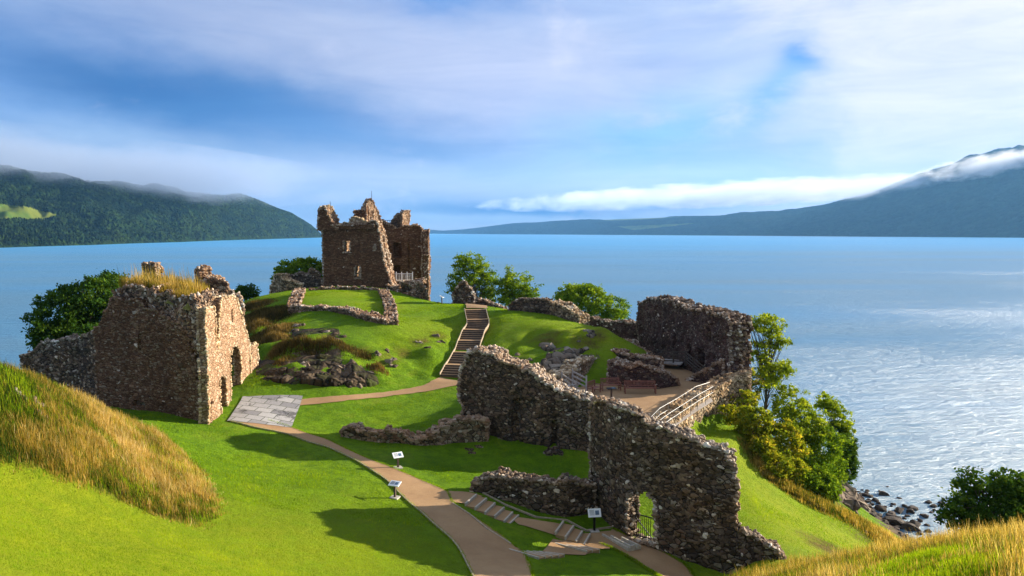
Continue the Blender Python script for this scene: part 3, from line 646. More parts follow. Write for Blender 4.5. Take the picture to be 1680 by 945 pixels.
def wall(name, P, tops, th=1.2, mats=('dark_rubble','dark_loose'), cell=.22, parent=None, openings=(), recess=(), rough=.10, jag=.15,
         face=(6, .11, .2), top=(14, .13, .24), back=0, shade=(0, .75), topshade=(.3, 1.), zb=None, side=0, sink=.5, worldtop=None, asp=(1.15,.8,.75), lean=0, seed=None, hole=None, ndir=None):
    """tops: pixels of the broken top edge, met with the wall's own upright face; thickness runs away from the camera unless side=-1"""
    K = .62
    if face: face = (face[0]*1.35, face[1]*.55, face[2]*.72)
    if top: top = (top[0]*1.7, top[1]*.55, top[2]*.66)
    back = back*1.2
    r = np.random.default_rng(seed if seed is not None else (abs(hash(name)) % 1000 if False else sum(map(ord, name))+len(P)*7+int(abs(P[0][0])*10)))
    L = Line(P); TP = sorted(worldtop) if worldtop else sorted([on_line(L, *p) for p in tops])
    ts = np.array([p[0] for p in TP]); tz = np.array([p[1] for p in TP])
    n = max(int(round(L.L/cell)), 2); S_ = np.linspace(0, L.L, n+1); C = L.at(S_); Tn = L.tan(S_)
    Nn = np.stack([Tn[:, 1], -Tn[:, 0]], -1); mid = len(S_)//2
    if (Nn[mid] @ -C[mid]) < 0: Nn = -Nn
    if side == -1: Nn = -Nn
    if ndir is not None: Nn = np.tile(np.array(ndir)/np.hypot(*ndir), (n+1, 1))
    topz = np.interp(S_, ts, tz)+np.interp(np.arange(n+1), np.arange(0, n+4, 2), r.uniform(-jag, jag, len(np.arange(0, n+4, 2))))*1.0+r.uniform(-jag, jag, n+1)*.4
    bz = hgt(C[:, 0], C[:, 1])-sink if zb is None else np.full(n+1, zb)
    bzb = hgt(C[:, 0]-Nn[:, 0]*th, C[:, 1]-Nn[:, 1]*th)-sink if zb is None else bz; bz = np.minimum(bz, bzb)
    z0 = bz.min(); z1 = topz.max(); m = max(int(round((z1-z0)/cell)), 2); Zr = np.linspace(z0, z1, m+1); cz = Zr[1]-Zr[0]
    sc = (S_[1:]+S_[:-1])/2; zc = (Zr[1:]+Zr[:-1])/2; tc_ = (topz[1:]+topz[:-1])/2; bc = (bz[1:]+bz[:-1])/2
    mask = (zc[:, None] < tc_[None]+cz*.2) & (zc[:, None] > bc[None]-cz)
    SS, ZG = np.meshgrid(S_, Zr); scg, zcg = np.meshgrid(sc, zc)
    OP = []
    for o in openings:     # (px0, px1, py_top, py_bottom, arched, splay)
        s0, _ = on_line(L, o[0], o[3]); s1, _ = on_line(L, o[1], o[3]); s0, s1 = min(s0, s1), max(s0, s1); sm = (o[0]+o[1])/2
        _, zt = on_line(L, sm, o[2]); _, zb_ = on_line(L, sm, o[3]); OP.append((s0, s1, zb_, zt, o[4]))
    def inside(s, z, o):
        s0, s1, a, b, arch = o; ok = (s > s0) & (s < s1) & (z > a) & (z < b)
        if arch:
            hw = (s1-s0)/2; rise = min(hw*(1.25 if arch == 2 else 1), (b-a)*.6); zc_ = b-rise; q = np.clip((z-zc_)/rise, 0, 1); ok &= (np.abs(s-(s0+s1)/2) < hw*np.sqrt(1-q*q)+1e-6) | (z < zc_)
        return ok
    for o in OP: mask &= ~inside(scg, zcg, o)
    if hole is not None: mask &= ~hole(scg, zcg)
    # snap vertices to the true outline
    VZ = np.where(np.abs(ZG-topz[None]) < cz*.62, topz[None], ZG); VS = SS.copy(); ds = S_[1]-S_[0]
    for (s0, s1, a, b, arch) in OP:
        near = (ZG > a-cz) & (ZG < b+cz*.5)
        hw = (s1-s0)/2
        if arch:
            rise = min(hw*(1.25 if arch == 2 else 1), (b-a)*.6); zq = b-rise; q = np.clip((ZG-zq)/rise, 0, .999); half = hw*np.sqrt(1-q*q)
        else: half = np.full(ZG.shape, hw)
        cm = (s0+s1)/2
        for sg in (-1, 1):
            e = cm+sg*half; k = near & (np.abs(SS-e) < ds*.62); VS = np.where(k, e, VS)
        k = (np.abs(ZG-a) < cz*.6) & (SS > s0-ds*.5) & (SS < s1+ds*.5); VZ = np.where(k, a, VZ)
        if not arch: k = (np.abs(ZG-b) < cz*.6) & (SS > s0-ds*.5) & (SS < s1+ds*.5); VZ = np.where(k, b, VZ)
    used = np.zeros((m+1, n+1), bool)
    used[:-1, :-1] |= mask; used[1:, :-1] |= mask; used[:-1, 1:] |= mask; used[1:, 1:] |= mask
    nt_ = max(int(round(th/.45)), 1)
    ii = np.broadcast_to(np.arange(n+1)[None], SS.shape)
    base = L.at(VS.ravel()); Nv = Nn[ii.ravel()]; layers = []
    rec = np.zeros(SS.shape)
    for o in recess:
        s0, _ = on_line(L, o[0], o[3]); s1, _ = on_line(L, o[1], o[3]); s0, s1 = min(s0, s1), max(s0, s1); _, a = on_line(L, (o[0]+o[1])/2, o[3]); _, b = on_line(L, (o[0]+o[1])/2, o[2])
        rec = np.where((SS > s0) & (SS < s1) & (ZG > a) & (ZG < b), o[4] if len(o) > 4 else .6, rec)
    for q in range(nt_+1):
        off = th*q/nt_+(rec.ravel() if q == 0 else 0)
        off = off+lean*(VZ.ravel()-z0)*(1 if q == 0 else 0)
        layers.append(np.concatenate([base-Nv*(off[:, None] if not np.isscalar(off) else off), VZ.ravel()[:, None]], 1))
    V = np.concatenate(layers); nl = (m+1)*(n+1)
    disp = np.stack([vnoise(V, 1/1.1, 1+i)*.6+vnoise(V, 1/.42, 5+i)*.4 for i in range(3)], -1)*rough*2; V = V+disp
    idx = np.arange(nl).reshape(m+1, n+1); a, b, c, d = idx[:-1, :-1][mask], idx[:-1, 1:][mask], idx[1:, 1:][mask], idx[1:, :-1][mask]
    # orientation
    flip = ((C[-1]-C[0]) @ np.array([-Nn[mid][1], Nn[mid][0]])) < 0
    fr = np.stack([a, b, c, d], -1); bk = np.stack([a, d, c, b], -1)+nl*nt_
    Fc = [fr, bk]
    mp = np.zeros((m+2, n+2), bool); mp[1:-1, 1:-1] = mask
    def strip(cond, p, q_):     # p->q edge on the front, extruded to the back
        if not cond.any(): return
        for l in range(nt_): Fc.append(np.stack([p[cond]+nl*l, p[cond]+nl*(l+1), q_[cond]+nl*(l+1), q_[cond]+nl*l], -1))
    up_ = mask & ~mp[2:, 1:-1]; dn = mask & ~mp[:-2, 1:-1]; rt = mask & ~mp[1:-1, 2:]; lf = mask & ~mp[1:-1, :-2]
    I = idx
    strip(up_, I[1:, :-1], I[1:, 1:]); strip(dn, I[:-1, 1:], I[:-1, :-1]); strip(rt, I[1:, 1:], I[:-1, 1:]); strip(lf, I[:-1, :-1], I[1:, :-1])
    Fa = np.concatenate(Fc)
    if flip: Fa = Fa[:, ::-1]
    use, inv = np.unique(Fa, return_inverse=True); mb = MB(); mb.add(V[use], inv.reshape(Fa.shape), 0, 0.)
    # stones pressed into faces and lying along broken edges
    def fr3(i): T3 = np.concatenate([Tn[i], np.zeros((len(i), 1))], 1); N3 = np.concatenate([Nn[i], np.zeros((len(i), 1))], 1); U3 = np.tile([0, 0, 1.], (len(i), 1)); return T3, N3, U3
    jj, ic = np.nonzero(mask); area = ds*cz
    for dens, s0, s1, lay, sg in ([(face[0], face[1], face[2], 0, 1)] if face else [])+([(back, face[1], face[2], nt_, -1)] if back else []):
        cnt = int(len(jj)*area*dens); 
        if cnt:
            hf = (Zr[jj]-bz[ic])/np.maximum(topz[ic]-bz[ic], .3); pr = .22+.78*np.clip(hf, 0, 1)**1.2; pr = pr*(.45+.55*(vnoise(np.stack([C[ic, 0], C[ic, 1], Zr[jj]], 1), .8, 4) > -.1)); pr /= pr.sum()
            k = r.choice(len(jj), cnt, p=pr); i = ic[k]; j = jj[k]; u = r.random(cnt); v_ = r.random(cnt)
            g = V[lay*nl+idx[j, i]]*((1-u)*(1-v_))[:, None]+V[lay*nl+idx[j, i+1]]*(u*(1-v_))[:, None]+V[lay*nl+idx[j+1, i]]*((1-u)*v_)[:, None]+V[lay*nl+idx[j+1, i+1]]*(u*v_)[:, None]
            T3, N3, U3 = fr3(i); N3 = N3*sg; sz = r.uniform(s0, s1, cnt)*r.choice([1, 1, 1.35], cnt)
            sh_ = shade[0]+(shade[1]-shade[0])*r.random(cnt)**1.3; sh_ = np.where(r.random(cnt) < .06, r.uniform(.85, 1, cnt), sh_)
            stamp(mb, g-N3*(sz*.48)[:, None], T3, N3, U3, sz, sh_, 1, asp, .3, r)
    if top:
        for cond, e0, e1 in ((up_, (1, 0), (1, 1)), (rt, (0, 1), (1, 1)), (lf, (0, 0), (1, 0))):
            J, I2 = np.nonzero(cond)
            if not len(J): continue
            ed_len = ds if cond is up_ else cz; cnt = int(len(J)*ed_len*(th+.2)*top[0]); k = r.integers(0, len(J), cnt)
            J = J[k]; I2 = I2[k]; u = r.random(cnt)[:, None]; lay = r.integers(0, nt_+1, cnt); t2 = r.uniform(-.5, .5, cnt)
            p = V[lay*nl+idx[J+e0[0], I2+e0[1]]]*(1-u)+V[lay*nl+idx[J+e1[0], I2+e1[1]]]*u
            T3, N3, U3 = fr3(I2); p = p-N3*(t2*th/nt_)[:, None]*((lay > 0) & (lay < nt_))[:, None]
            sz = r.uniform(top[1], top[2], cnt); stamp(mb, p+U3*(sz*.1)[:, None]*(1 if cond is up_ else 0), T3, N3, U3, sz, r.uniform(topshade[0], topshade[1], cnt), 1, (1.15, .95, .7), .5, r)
    o = mk(name, mb, [M[mats[0]], M[mats[1]]], parent); return o
W = CAMZ
def w2(px, py, zr): return at(px, py, CAMZ+zr)[:2]

# gate wall, nearest, with the hole of its doorway
GB = [w2(968,832,-16.2), w2(1000,862,-16.35), w2(1030,884,-16.45), w2(1062,897,-16.55), w2(1130,925,-16.85), w2(1200,948,-17.0), (12.0,35.2), (13.3,34.6)]
wall('ruined_wall', GB, [(966,660),(985,658),(1005,661),(1030,674),(1050,685),(1085,700),(1100,708),(1120,716),(1150,728),(1180,740),(1195,750),(1200,775),(1203,810),(1207,835),(1214,858),(1222,876),(1240,884),(1262,898),(1276,912),(1290,925)],
     th=.75, cell=.2, openings=[(1029,1075,806,893,1)], rough=.13, jag=.12, face=(26,.085,.20), back=5, top=(26,.12,.22), topshade=(.6,1.))  # top stones paler: sunlight put into their tone
tag(COL.objects['ruined_wall'], 'tall dark rubble wall nearest the camera, pierced by the gateway with the iron gate', 'ruined wall')
# long curtain wall behind it
GA = [w2(757,704,-14.7), w2(800,716,-14.8), w2(900,739,-15.2), w2(965,750,-15.35), (6.9,49.4), (8.2,49.0)]
o = wall('ruined_wall', GA, [(755,610),(759,592),(766,582),(785,574),(802,577),(815,586),(830,592),(845,600),(862,604),(880,618),(900,630),(915,642),(940,648),(965,656),(990,662),(1012,668),(1040,684)],
     th=1.6, rough=.16, jag=.12, recess=[(838,852,655,722,.35),(905,913,690,740,.5)], face=(20,.10,.21), back=4, top=(30,.14,.25), topshade=(.72,1.))  # cream top stones carry the sunlight in their colour
tag(o, 'long dark rubble wall with sunlit top, tallest at its left end beside the stairway', 'ruined wall')
# low wall running out from the gate wall
GC = [G(773,806), G(830,822), G(880,838), G(930,850), w2(975,846,-16.3)]
o = wall('low_wall', GC, [(772,799),(785,790),(800,787),(830,783),(860,786),(885,792),(905,793),(925,786),(945,789),(975,796)], th=.9, cell=.2, rough=.1, jag=.1, face=(22,.09,.2), back=3, top=(26,.12,.22), topshade=(.4,.95))
tag(o, 'low rubble wall above the timber gate steps, joined to the gateway wall', 'low wall')
# low wall crossing the lawn
GD = [G(560,717), G(600,724), G(650,728), G(700,731), G(752,727), G(800,724)]
o = wall('low_wall', GD, [(556,710),(575,704),(600,710),(620,712),(636,707),(655,711),(672,716),(700,716),(715,712),(726,702),(735,694),(760,690),(800,690)], th=.9, rough=.12, jag=.12,
         mats=('sea_rubble','mid_loose'), face=(12,.14,.26), top=(16,.16,.28), asp=(1.1,.8,.85), shade=(.15,.85), topshade=(.4,.9))
tag(o, 'knee high wall of large loose stones lying across the shaded lawn', 'low wall')

# the big seaward ruin
GE = [(14.0,80.5),(15.1,75),(16.2,69),(17.1,64),(17.9,59.5)]
o = wall('ruined_wall', GE, [(1054,500),(1060,492),(1085,490),(1104,494),(1108,502),(1140,505),(1165,512),(1188,518),(1195,524),(1201,531)], th=1.8, rough=.16, jag=.18,
         mats=('red_stone','dark_loose'), recess=[(1104,1109,550,568,.5),(1128,1136,568,600,.9),(1146,1152,572,604,.9),(1160,1165,540,556,.5)], face=(7,.10,.19), back=6, top=(20,.14,.26))
tag(o, 'high purple brown ruin wall on the loch side beyond the terrace', 'ruined wall')
GF = [(9.0,86.5),(11.8,83.5),(14.4,80.4)]
o = wall('ruined_wall', GF, [(962,520),(985,526),(1010,529),(1054,531)], th=1.2, mats=('red_stone','dark_loose'), face=(9,.11,.2), top=(18,.13,.24))
tag(o, 'low dark wall under the round bush, linking the knoll to the seaward ruin', 'ruined wall')
o = wall('low_wall', [(11.5,77.5),(12.3,74),(13.0,70.5),(13.2,68.5)], [(1015,556),(1030,566),(1048,580),(1062,588),(1073,592)], th=1.0, mats=('sea_rubble','mid_loose'), face=(12,.12,.22), top=(24,.14,.26))
tag(o, 'collapsed rubble wall sloping down beside the dark timber walkway', 'low wall')
# bench wall
GG = [at(985,613,13.1)[:2], at(992,634,13.1)[:2], at(1030,638,13.1)[:2], at(1080,639,13.1)[:2], at(1113,634,13.1)[:2]]
GG = [(8.0,63.5), (8.2,61.6), at(1030,638,13.1)[:2], at(1080,639,13.1)[:2], at(1113,634,13.1)[:2]]
o = wall('low_wall', GG[1:], [(988,588),(1000,592),(1030,600),(1075,606),(1095,610),(1106,618),(1114,624)], th=1.1, mats=('red_stone','mid_loose'), rough=.09, face=(7,.12,.2), top=(22,.13,.24))
tag(o, 'reddish wall behind the long garden bench on the terrace', 'low wall')
o = wall('low_wall', [(9.2,66.5),(12.0,64.8),(13.3,64.5)], [(1000,578),(1030,584),(1075,590)], th=1.4, mats=('red_stone','mid_loose'), face=(7,.12,.2), top=(22,.14,.26))
tag(o, 'broken wall top right behind the bench wall, below the dark walkway', 'low wall')
GH = [(2.7,56.6),(4.0,58.0),(5.6,60.6),(7.0,64.0),(8.1,67.0)]
o = wall('low_wall', GH, [(897,620),(905,618),(930,616),(944,606),(950,596),(968,590),(985,586)], th=1.3, mats=('gate_lit','lit_loose'), rough=.1, recess=[(953,962,598,614,.5)], face=(14,.10,.2), top=(24,.13,.26))
tag(o, 'sunlit curved wall below the rocky knoll, behind the short timber stair', 'low wall')
o = wall('low_wall', [(15.2,62.6),(16.5,61.4),(17.6,60.2)], [(1130,620),(1150,610),(1180,598),(1192,592)], th=1.0, mats=('red_stone','mid_loose'), rough=.1, face=(8,.11,.2), top=(22,.13,.24))
tag(o, 'low wall climbing from the end of the dark walkway to the seaward ruin', 'low wall')
# sea wall, outer face in the sun
GI = [(10.2,47.2),(12.4,50.8),(15.2,55.8),(17.4,57.8),(19.2,58.3)]
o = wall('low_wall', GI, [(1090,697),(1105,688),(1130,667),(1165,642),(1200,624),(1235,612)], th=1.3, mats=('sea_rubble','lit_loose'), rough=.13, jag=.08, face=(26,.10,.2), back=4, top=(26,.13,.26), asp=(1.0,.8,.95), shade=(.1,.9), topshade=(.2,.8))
tag(o, 'sunlit rubble sea wall beside the metal handrail, above the green slope', 'low wall')
# foundations on the knoll
kf = empty('foundation_walls', G(560,500)); tag(kf, 'footings of a vanished building outlined in rubble on the knoll below the tower', 'ruin')
def found(P, h, th, nm='wall', **k):
    L = Line(P); return wall(nm, P, None, th=th, parent=kf, worldtop=[(0, 0), (1, 1)] and [(t, float(hgt(*L.at(t)))+h) for t in np.linspace(0, L.L, 12)], mats=('sea_rubble','mid_loose'), rough=.12, jag=.16, face=(22,.11,.22), back=14, top=(24,.13,.24), **k)
found([G(492,512), G(540,510), G(575,518), G(604,528), G(634,533)], .5, 1.2)
found([G(634,532), G(632,512), G(628,494), G(622,480)], .42, 1.1, side=0)
found([G(491,512), G(495,496), G(500,481)], .6, 1.2)
found([G(508,477), G(560,476), G(620,477)], .3, .6)
# ridge walls and stumps
o = wall('ruined_wall', [w2(836,512,-9.0), w2(870,514,-9.0), w2(905,514,-9.0)], [(834,503),(842,494),(865,491),(890,491),(906,495)], th=1.0, face=(9,.11,.2)); tag(o, 'dark stretch of wall on the knoll crest left of the round bush', 'ruined wall')
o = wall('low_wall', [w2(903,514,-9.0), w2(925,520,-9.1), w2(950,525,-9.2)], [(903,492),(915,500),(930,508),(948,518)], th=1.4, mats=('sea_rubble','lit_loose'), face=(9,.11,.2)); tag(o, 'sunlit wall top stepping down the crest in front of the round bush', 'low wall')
o = wall('ruined_wall', [(-7.6,92),(-6.2,91.5),(-4.8,91.6)], [(738,490),(746,480),(752,465),(762,461),(768,468),(774,476),(782,486)], th=1.8, rough=.22, jag=.3, face=(10,.13,.25)); tag(o, 'jagged dark wall stump in front of the tree at the head of the stairway', 'ruined wall')
o = wall('low_wall', [(-4.6,90.5),(-2.8,90),(-1.0,88.8)], [(783,492),(800,496),(822,506)], th=.8, rough=.12, face=(9,.12,.22)); tag(o, 'low dark rubble line between the jagged stump and the crest wall', 'low wall')
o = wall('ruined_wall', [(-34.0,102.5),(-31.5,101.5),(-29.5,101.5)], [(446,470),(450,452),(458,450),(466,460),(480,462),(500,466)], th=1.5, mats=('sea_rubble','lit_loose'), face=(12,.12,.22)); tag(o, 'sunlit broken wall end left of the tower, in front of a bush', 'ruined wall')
o = wall('ruined_wall', [(-32.0,104.5),(-29.5,104.5),(-27.4,105)], [(474,458),(485,449),(500,452),(512,444),(522,447),(532,462)], th=1.5, jag=.25, face=(9,.12,.22)); tag(o, 'dark broken wall joined to the left foot of the tower', 'ruined wall')

# ------------------------------------------------------------------ gatehouse ruin on the left
gh = empty('gatehouse_ruin', (-26.5,57,float(hgt(-26.5,57)))); tag(gh, 'roofless gatehouse ruin with grass on its wall top and two arched doorways', 'ruin')
c0 = w2(343,699,-13.5); c1 = w2(160,652,-12.7); far_ = w2(411,634,-13.1)
nrm = np.array([c0[1]-c1[1], -(c0[0]-c1[0])]); nrm = nrm/np.linalg.norm(nrm)
if nrm[1] > 0: nrm = -nrm
c0f = np.array(c0)+np.array([-.25,.1])
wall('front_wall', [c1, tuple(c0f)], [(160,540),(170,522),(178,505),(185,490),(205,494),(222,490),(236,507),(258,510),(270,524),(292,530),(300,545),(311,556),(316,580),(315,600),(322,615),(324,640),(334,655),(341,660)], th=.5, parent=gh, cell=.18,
     mats=('gate_brick','mid_loose'), rough=.07, jag=.10, recess=[(228.5,232.5,549,574,.6),(220,238,659,668,.5)], face=(1.6,.12,.30), top=(12,.10,.2), shade=(.1,.5), topshade=(.1,.8))
k0 = np.array(c0)-nrm*.40+np.array([-.75,0]); k1 = np.array(c1)-nrm*.55
wall('rubble_core', [tuple(k1), tuple(k0)], [(163,548),(171,520),(180,494),(188,477),(215,471),(240,474),(262,478),(290,488),(315,492),(330,498),(338,505)], th=6.2, parent=gh, cell=.25,
     mats=('dark_rubble','mid_loose'), rough=.18, jag=.15, face=(20,.11,.24), top=(5,.14,.26), shade=(.15,.95), ndir=(.12,-1))
wall('side_wall', [c0, tuple((np.array(c0)+np.array(far_))/2), far_], [(343,505),(349,502),(352,512),(355,545),(357.5,572),(359,560),(361,492),(370,488),(380,484),(386,488),(392,505),(398,525),(404,545),(409,556),(412,562)], th=.55, parent=gh, cell=.16,
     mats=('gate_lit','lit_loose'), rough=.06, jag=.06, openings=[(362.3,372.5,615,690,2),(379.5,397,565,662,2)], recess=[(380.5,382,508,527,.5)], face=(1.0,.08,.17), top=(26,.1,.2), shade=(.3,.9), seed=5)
wall('end_wall', [far_, (-22.45,63.7)], [(409,560),(414,562),(419,570)], th=1.0, parent=gh, mats=('gate_lit','lit_loose'), worldtop=[(0,16.5),(1.1,16.2)], face=(4,.1,.18))
wall('back_wall', [(-25.6,60.0),(-24.0,60.2),(-22.6,60.9)], [(330,470),(338,454),(350,456),(362,459),(374,468),(384,484)], th=1.6, parent=gh, mats=('sea_rubble','mid_loose'), rough=.15, jag=.2, zb=15, face=(14,.11,.22))
wall('wall_stub', [(-31.6,62.6),(-30.6,62.5)], [(233,432),(242,430),(253,432)], th=.9, parent=gh, zb=19, mats=('sea_rubble','mid_loose'), rough=.1, jag=.12, face=(24,.1,.2), back=12)
wall('wall_stub', [(-26.9,62.0),(-26.0,61.0)], [(316,447),(322,437),(327,438),(333,452),(336,462)], th=.9, parent=gh, zb=19, mats=('gate_lit','mid_loose'), rough=.1, jag=.15, face=(20,.1,.2))
# lower side wall trailing off to the left
cl = [(-39.8,58.6),(-37.0,58.2),(-34.5,57.4), tuple(np.array(c1)+np.array([.15,.1]))]
wall('side_wall', cl, [(48,584),(58,576),(72,563),(90,560),(115,558),(135,553),(150,547),(163,545)], th=1.3, parent=gh, mats=('dark_rubble','dark_loose'), rough=.14, jag=.1, face=(26,.10,.21), top=(24,.13,.24), shade=(.1,.95), zb=9)

# ------------------------------------------------------------------ the tower
tw = empty('ruined_tower', (-21,109,float(hgt(-21,109)))); tag(tw, 'tall square tower ruin on the crest with a collapsed corner and jagged gable', 'castle tower')
TS = ('tower_stone','mid_loose'); kw = dict(parent=tw, mats=TS, cell=.22)
fb = 104.8
wall('front_wall', [(-27.1,fb),(-16.9,fb)], [(531,376),(545,377),(560,374),(580,372),(600,368),(612,362),(618,363),(621,375),(624,395),(628,420),(632,438),(638,455),(646,474)], th=1.6, **kw,
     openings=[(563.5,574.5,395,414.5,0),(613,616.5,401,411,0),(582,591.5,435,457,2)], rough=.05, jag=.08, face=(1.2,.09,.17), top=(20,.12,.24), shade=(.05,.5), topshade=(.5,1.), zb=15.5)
wall('broken_core', [(-27.0,106.5),(-15.6,106.5)], [(531,378),(600,372),(618,362),(626,372),(629,390),(634,410),(637,430),(641,450),(648,470),(660,486)], th=1.3, parent=tw, mats=('tower_stone','mid_loose'), cell=.25,
     openings=[(561,578,393,416,0),(611,619,399,413,0),(580,594,433,459,2)], rough=.15, jag=.15, face=(10,.12,.24), top=(30,.14,.28), zb=14.5, topshade=(.5,1.))
wall('left_wall', [(-25.7,107.8),(-23.2,112.0),(-22.9,114.6)], None, th=1.2, parent=tw, mats=('gate_lit','mid_loose'), cell=.3, zb=15, worldtop=[(0,26),(4,26.3),(7,26)], face=(.8,.1,.2), side=-1 if False else 0, rough=.08)  # left wall skewed inside the tower to catch sun behind the windows
wall('back_wall', [(-26.5,116),(-14.2,116)], [(540,378),(600,374),(622,362),(636,366),(650,374),(668,370),(680,368),(691,374)], th=1.3, **kw, recess=[(647,657,399,421,1.0),(647,655,436,450,.9),(669,672,392,440,.25)], rough=.10, jag=.18, face=(2.5,.1,.2), top=(18,.12,.26), zb=14)
wall('side_wall', [(-14.3,117.2),(-14.2,114.6)], None, th=1.1, **kw, worldtop=[(0,26.2),(1.2,26.0),(1.8,25.2),(2.2,21),(2.6,18.8)], side=-1, rough=.14, face=(6,.1,.2), back=8, zb=13, seed=4)
wall('corbel_course', [(-27.45,fb-.25),(-19.6,fb-.25)], None, th=.5, **kw, worldtop=[(0,27.05),(2,27.0),(4,26.9),(7.9,27.1)], zb=26.45, rough=.06, jag=.06, face=(4,.08,.14), top=(12,.1,.18))
wall('turret', [(-27.6,fb-.35),(-24.9,fb-.35)], [(526,345),(531,338),(535,345),(538,355),(545,368),(552,373)], th=.8, **kw, zb=26.3, rough=.1, jag=.1, face=(3,.1,.18), top=(22,.12,.22))
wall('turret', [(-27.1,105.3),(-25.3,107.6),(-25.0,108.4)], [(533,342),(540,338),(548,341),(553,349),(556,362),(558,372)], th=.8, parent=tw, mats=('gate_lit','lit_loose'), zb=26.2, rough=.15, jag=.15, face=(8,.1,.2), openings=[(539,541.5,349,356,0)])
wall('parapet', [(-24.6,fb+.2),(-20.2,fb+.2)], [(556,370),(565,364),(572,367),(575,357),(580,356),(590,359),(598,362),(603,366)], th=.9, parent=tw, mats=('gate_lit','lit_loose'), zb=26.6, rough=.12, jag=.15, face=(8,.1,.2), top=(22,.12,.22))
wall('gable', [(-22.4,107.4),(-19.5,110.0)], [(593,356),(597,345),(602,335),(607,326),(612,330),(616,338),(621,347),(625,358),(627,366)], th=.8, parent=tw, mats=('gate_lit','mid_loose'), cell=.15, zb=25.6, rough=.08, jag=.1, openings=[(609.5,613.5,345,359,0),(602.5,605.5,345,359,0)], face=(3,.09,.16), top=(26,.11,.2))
wall('gable', [(-23.0,107.2),(-22.2,107.2),(-21.2,106.9)], [(593,346),(598,343),(603,335),(607,328),(610,345),(614,360)], th=.6, **kw, zb=25.6, rough=.1, jag=.12, face=(10,.1,.18))
wall('chimney', [(-17.3,116.1),(-16.3,117.2)], [(660,350),(664,346),(670,345),(674,346)], th=.7, parent=tw, mats=('gate_lit','mid_loose'), zb=25.6, rough=.08, jag=.08, face=(6,.1,.18))
wall('parapet', [(-19.6,116.3),(-17.4,116.3)], [(640,372),(644,360),(650,353),(655,352),(660,360),(664,370)], th=.9, parent=tw, mats=('dark_rubble','dark_loose'), zb=25.2, rough=.14, jag=.2, face=(10,.1,.2))
wall('rubble_base', [(-17.6,103.4),(-15.0,102.4),(-12.6,101.8),(-12.2,103.5)], [(640,470),(655,482),(670,484),(680,466),(690,462),(696,472),(700,484)], th=3.2, parent=tw, mats=('sea_rubble','mid_loose'), rough=.25, jag=.25, face=(20,.13,.26), top=(14,.15,.3), back=4)
pb = MB(); pz = 18.75
pb.box((-16.3,109.2,pz), (3.6,2.6,.18)); pl_ = pb.build('balcony', M['timber'], tw)
rb = MB()
for k in range(16): rb.box((-17.9+k*.2133,107.85,pz+.6), (.035,.035,1.05))
for k in range(5): rb.box((-17.9+k*.8,107.85,pz+.75), (.09,.09,1.35))
rb.box((-16.3,107.85,pz+1.15), (3.3,.07,.07)); rb.box((-16.3,107.85,pz+.15), (3.3,.06,.06))
rl = rb.build('railing', M['white_metal']); rl.parent = pl_; rl.matrix_parent_inverse = Matrix.Identity(4); rl.location = (-tw.location) if False else (0,0,0)
rl.data.transform(Matrix.Translation(-tw.location))
rr = MB()
for k in range(6): rr.bar((-19.3+k*.33,112,26.6), (-19.3+k*.33,112,27.8), .05)
rr.bar((-19.3,112,27.8), (-17.6,112,27.8), .06); rr.bar((-19.3,112,27.35), (-17.6,112,27.35), .05); rr.build('roof_railing', M['black_metal'], tw)
MB().bar((-26.0,105.3,27.5), (-26.0,105.3,30.4), .05).build('lightning_rod', M['black_metal'], tw)
MB().bar((-20.7,108.6,30.0), (-20.7,108.6,32.1), .05).build('lightning_rod', M['black_metal'], tw)
# ------------------------------------------------------------------ vegetation
def leaf_mat(name, stops, tr=.45):
    m = bpy.data.materials.new(name); m.use_nodes = True; t = m.node_tree; t.nodes.clear(); g = NT(t)
    s = g.attr('shade').outputs['Fac']; c = g.ramp(s, stops)
    c = g.mix(1., c, g.ramp(g.noise(g.obj(), .9, 4, .6), [(.3, (.7,.72,.7)), (.7, (1.25,1.22,1.1))]), 'MULTIPLY')
    d = g.n('ShaderNodeBsdfDiffuse'); l = g.n('ShaderNodeBsdfTranslucent'); x = g.n('ShaderNodeMixShader'); o = g.n('ShaderNodeOutputMaterial')
    g.put(d.inputs[0], c); g.put(l.inputs[0], g.mix(1., c, (1.25,1.2,.55,1), 'MULTIPLY')); x.inputs[0].default_value = tr
    t.links.new(d.outputs[0], x.inputs[1]); t.links.new(l.outputs[0], x.inputs[2]); t.links.new(x.outputs[0], o.inputs[0]); return m
M['leaf_green'] = leaf_mat('leaf_green', [(0, (.045,.095,.010)), (.5, (.130,.220,.018)), (1, (.31,.39,.03))])
M['leaf_dark'] = leaf_mat('leaf_dark', [(0, (.018,.048,.010)), (.5, (.045,.100,.015)), (1, (.12,.19,.022))], .35)
M['leaf_yellow'] = leaf_mat('leaf_yellow', [(0, (.060,.105,.012)), (.45, (.20,.25,.020)), (.8, (.40,.37,.03)), (1, (.56,.42,.06))])
M['blade_straw'] = leaf_mat('blade_straw', [(0, (.035,.070,.010)), (.22, (.075,.105,.015)), (.40, (.26,.19,.035)), (.58, (.43,.28,.075)), (.80, (.56,.41,.17)), (.90, (.62,.51,.31)), (1, (.66,.50,.26))], .5)
M['blade_brown'] = leaf_mat('blade_brown', [(0, (.030,.035,.010)), (.4, (.080,.060,.022)), (.7, (.17,.11,.035)), (1, (.30,.20,.07))], .3)  # withered brown, darkened too for the shaded side of the bank
M['blade_green'] = leaf_mat('blade_green', [(0, (.085,.180,.006)), (.5, (.20,.33,.010)), (1, (.37,.44,.020))], .5)
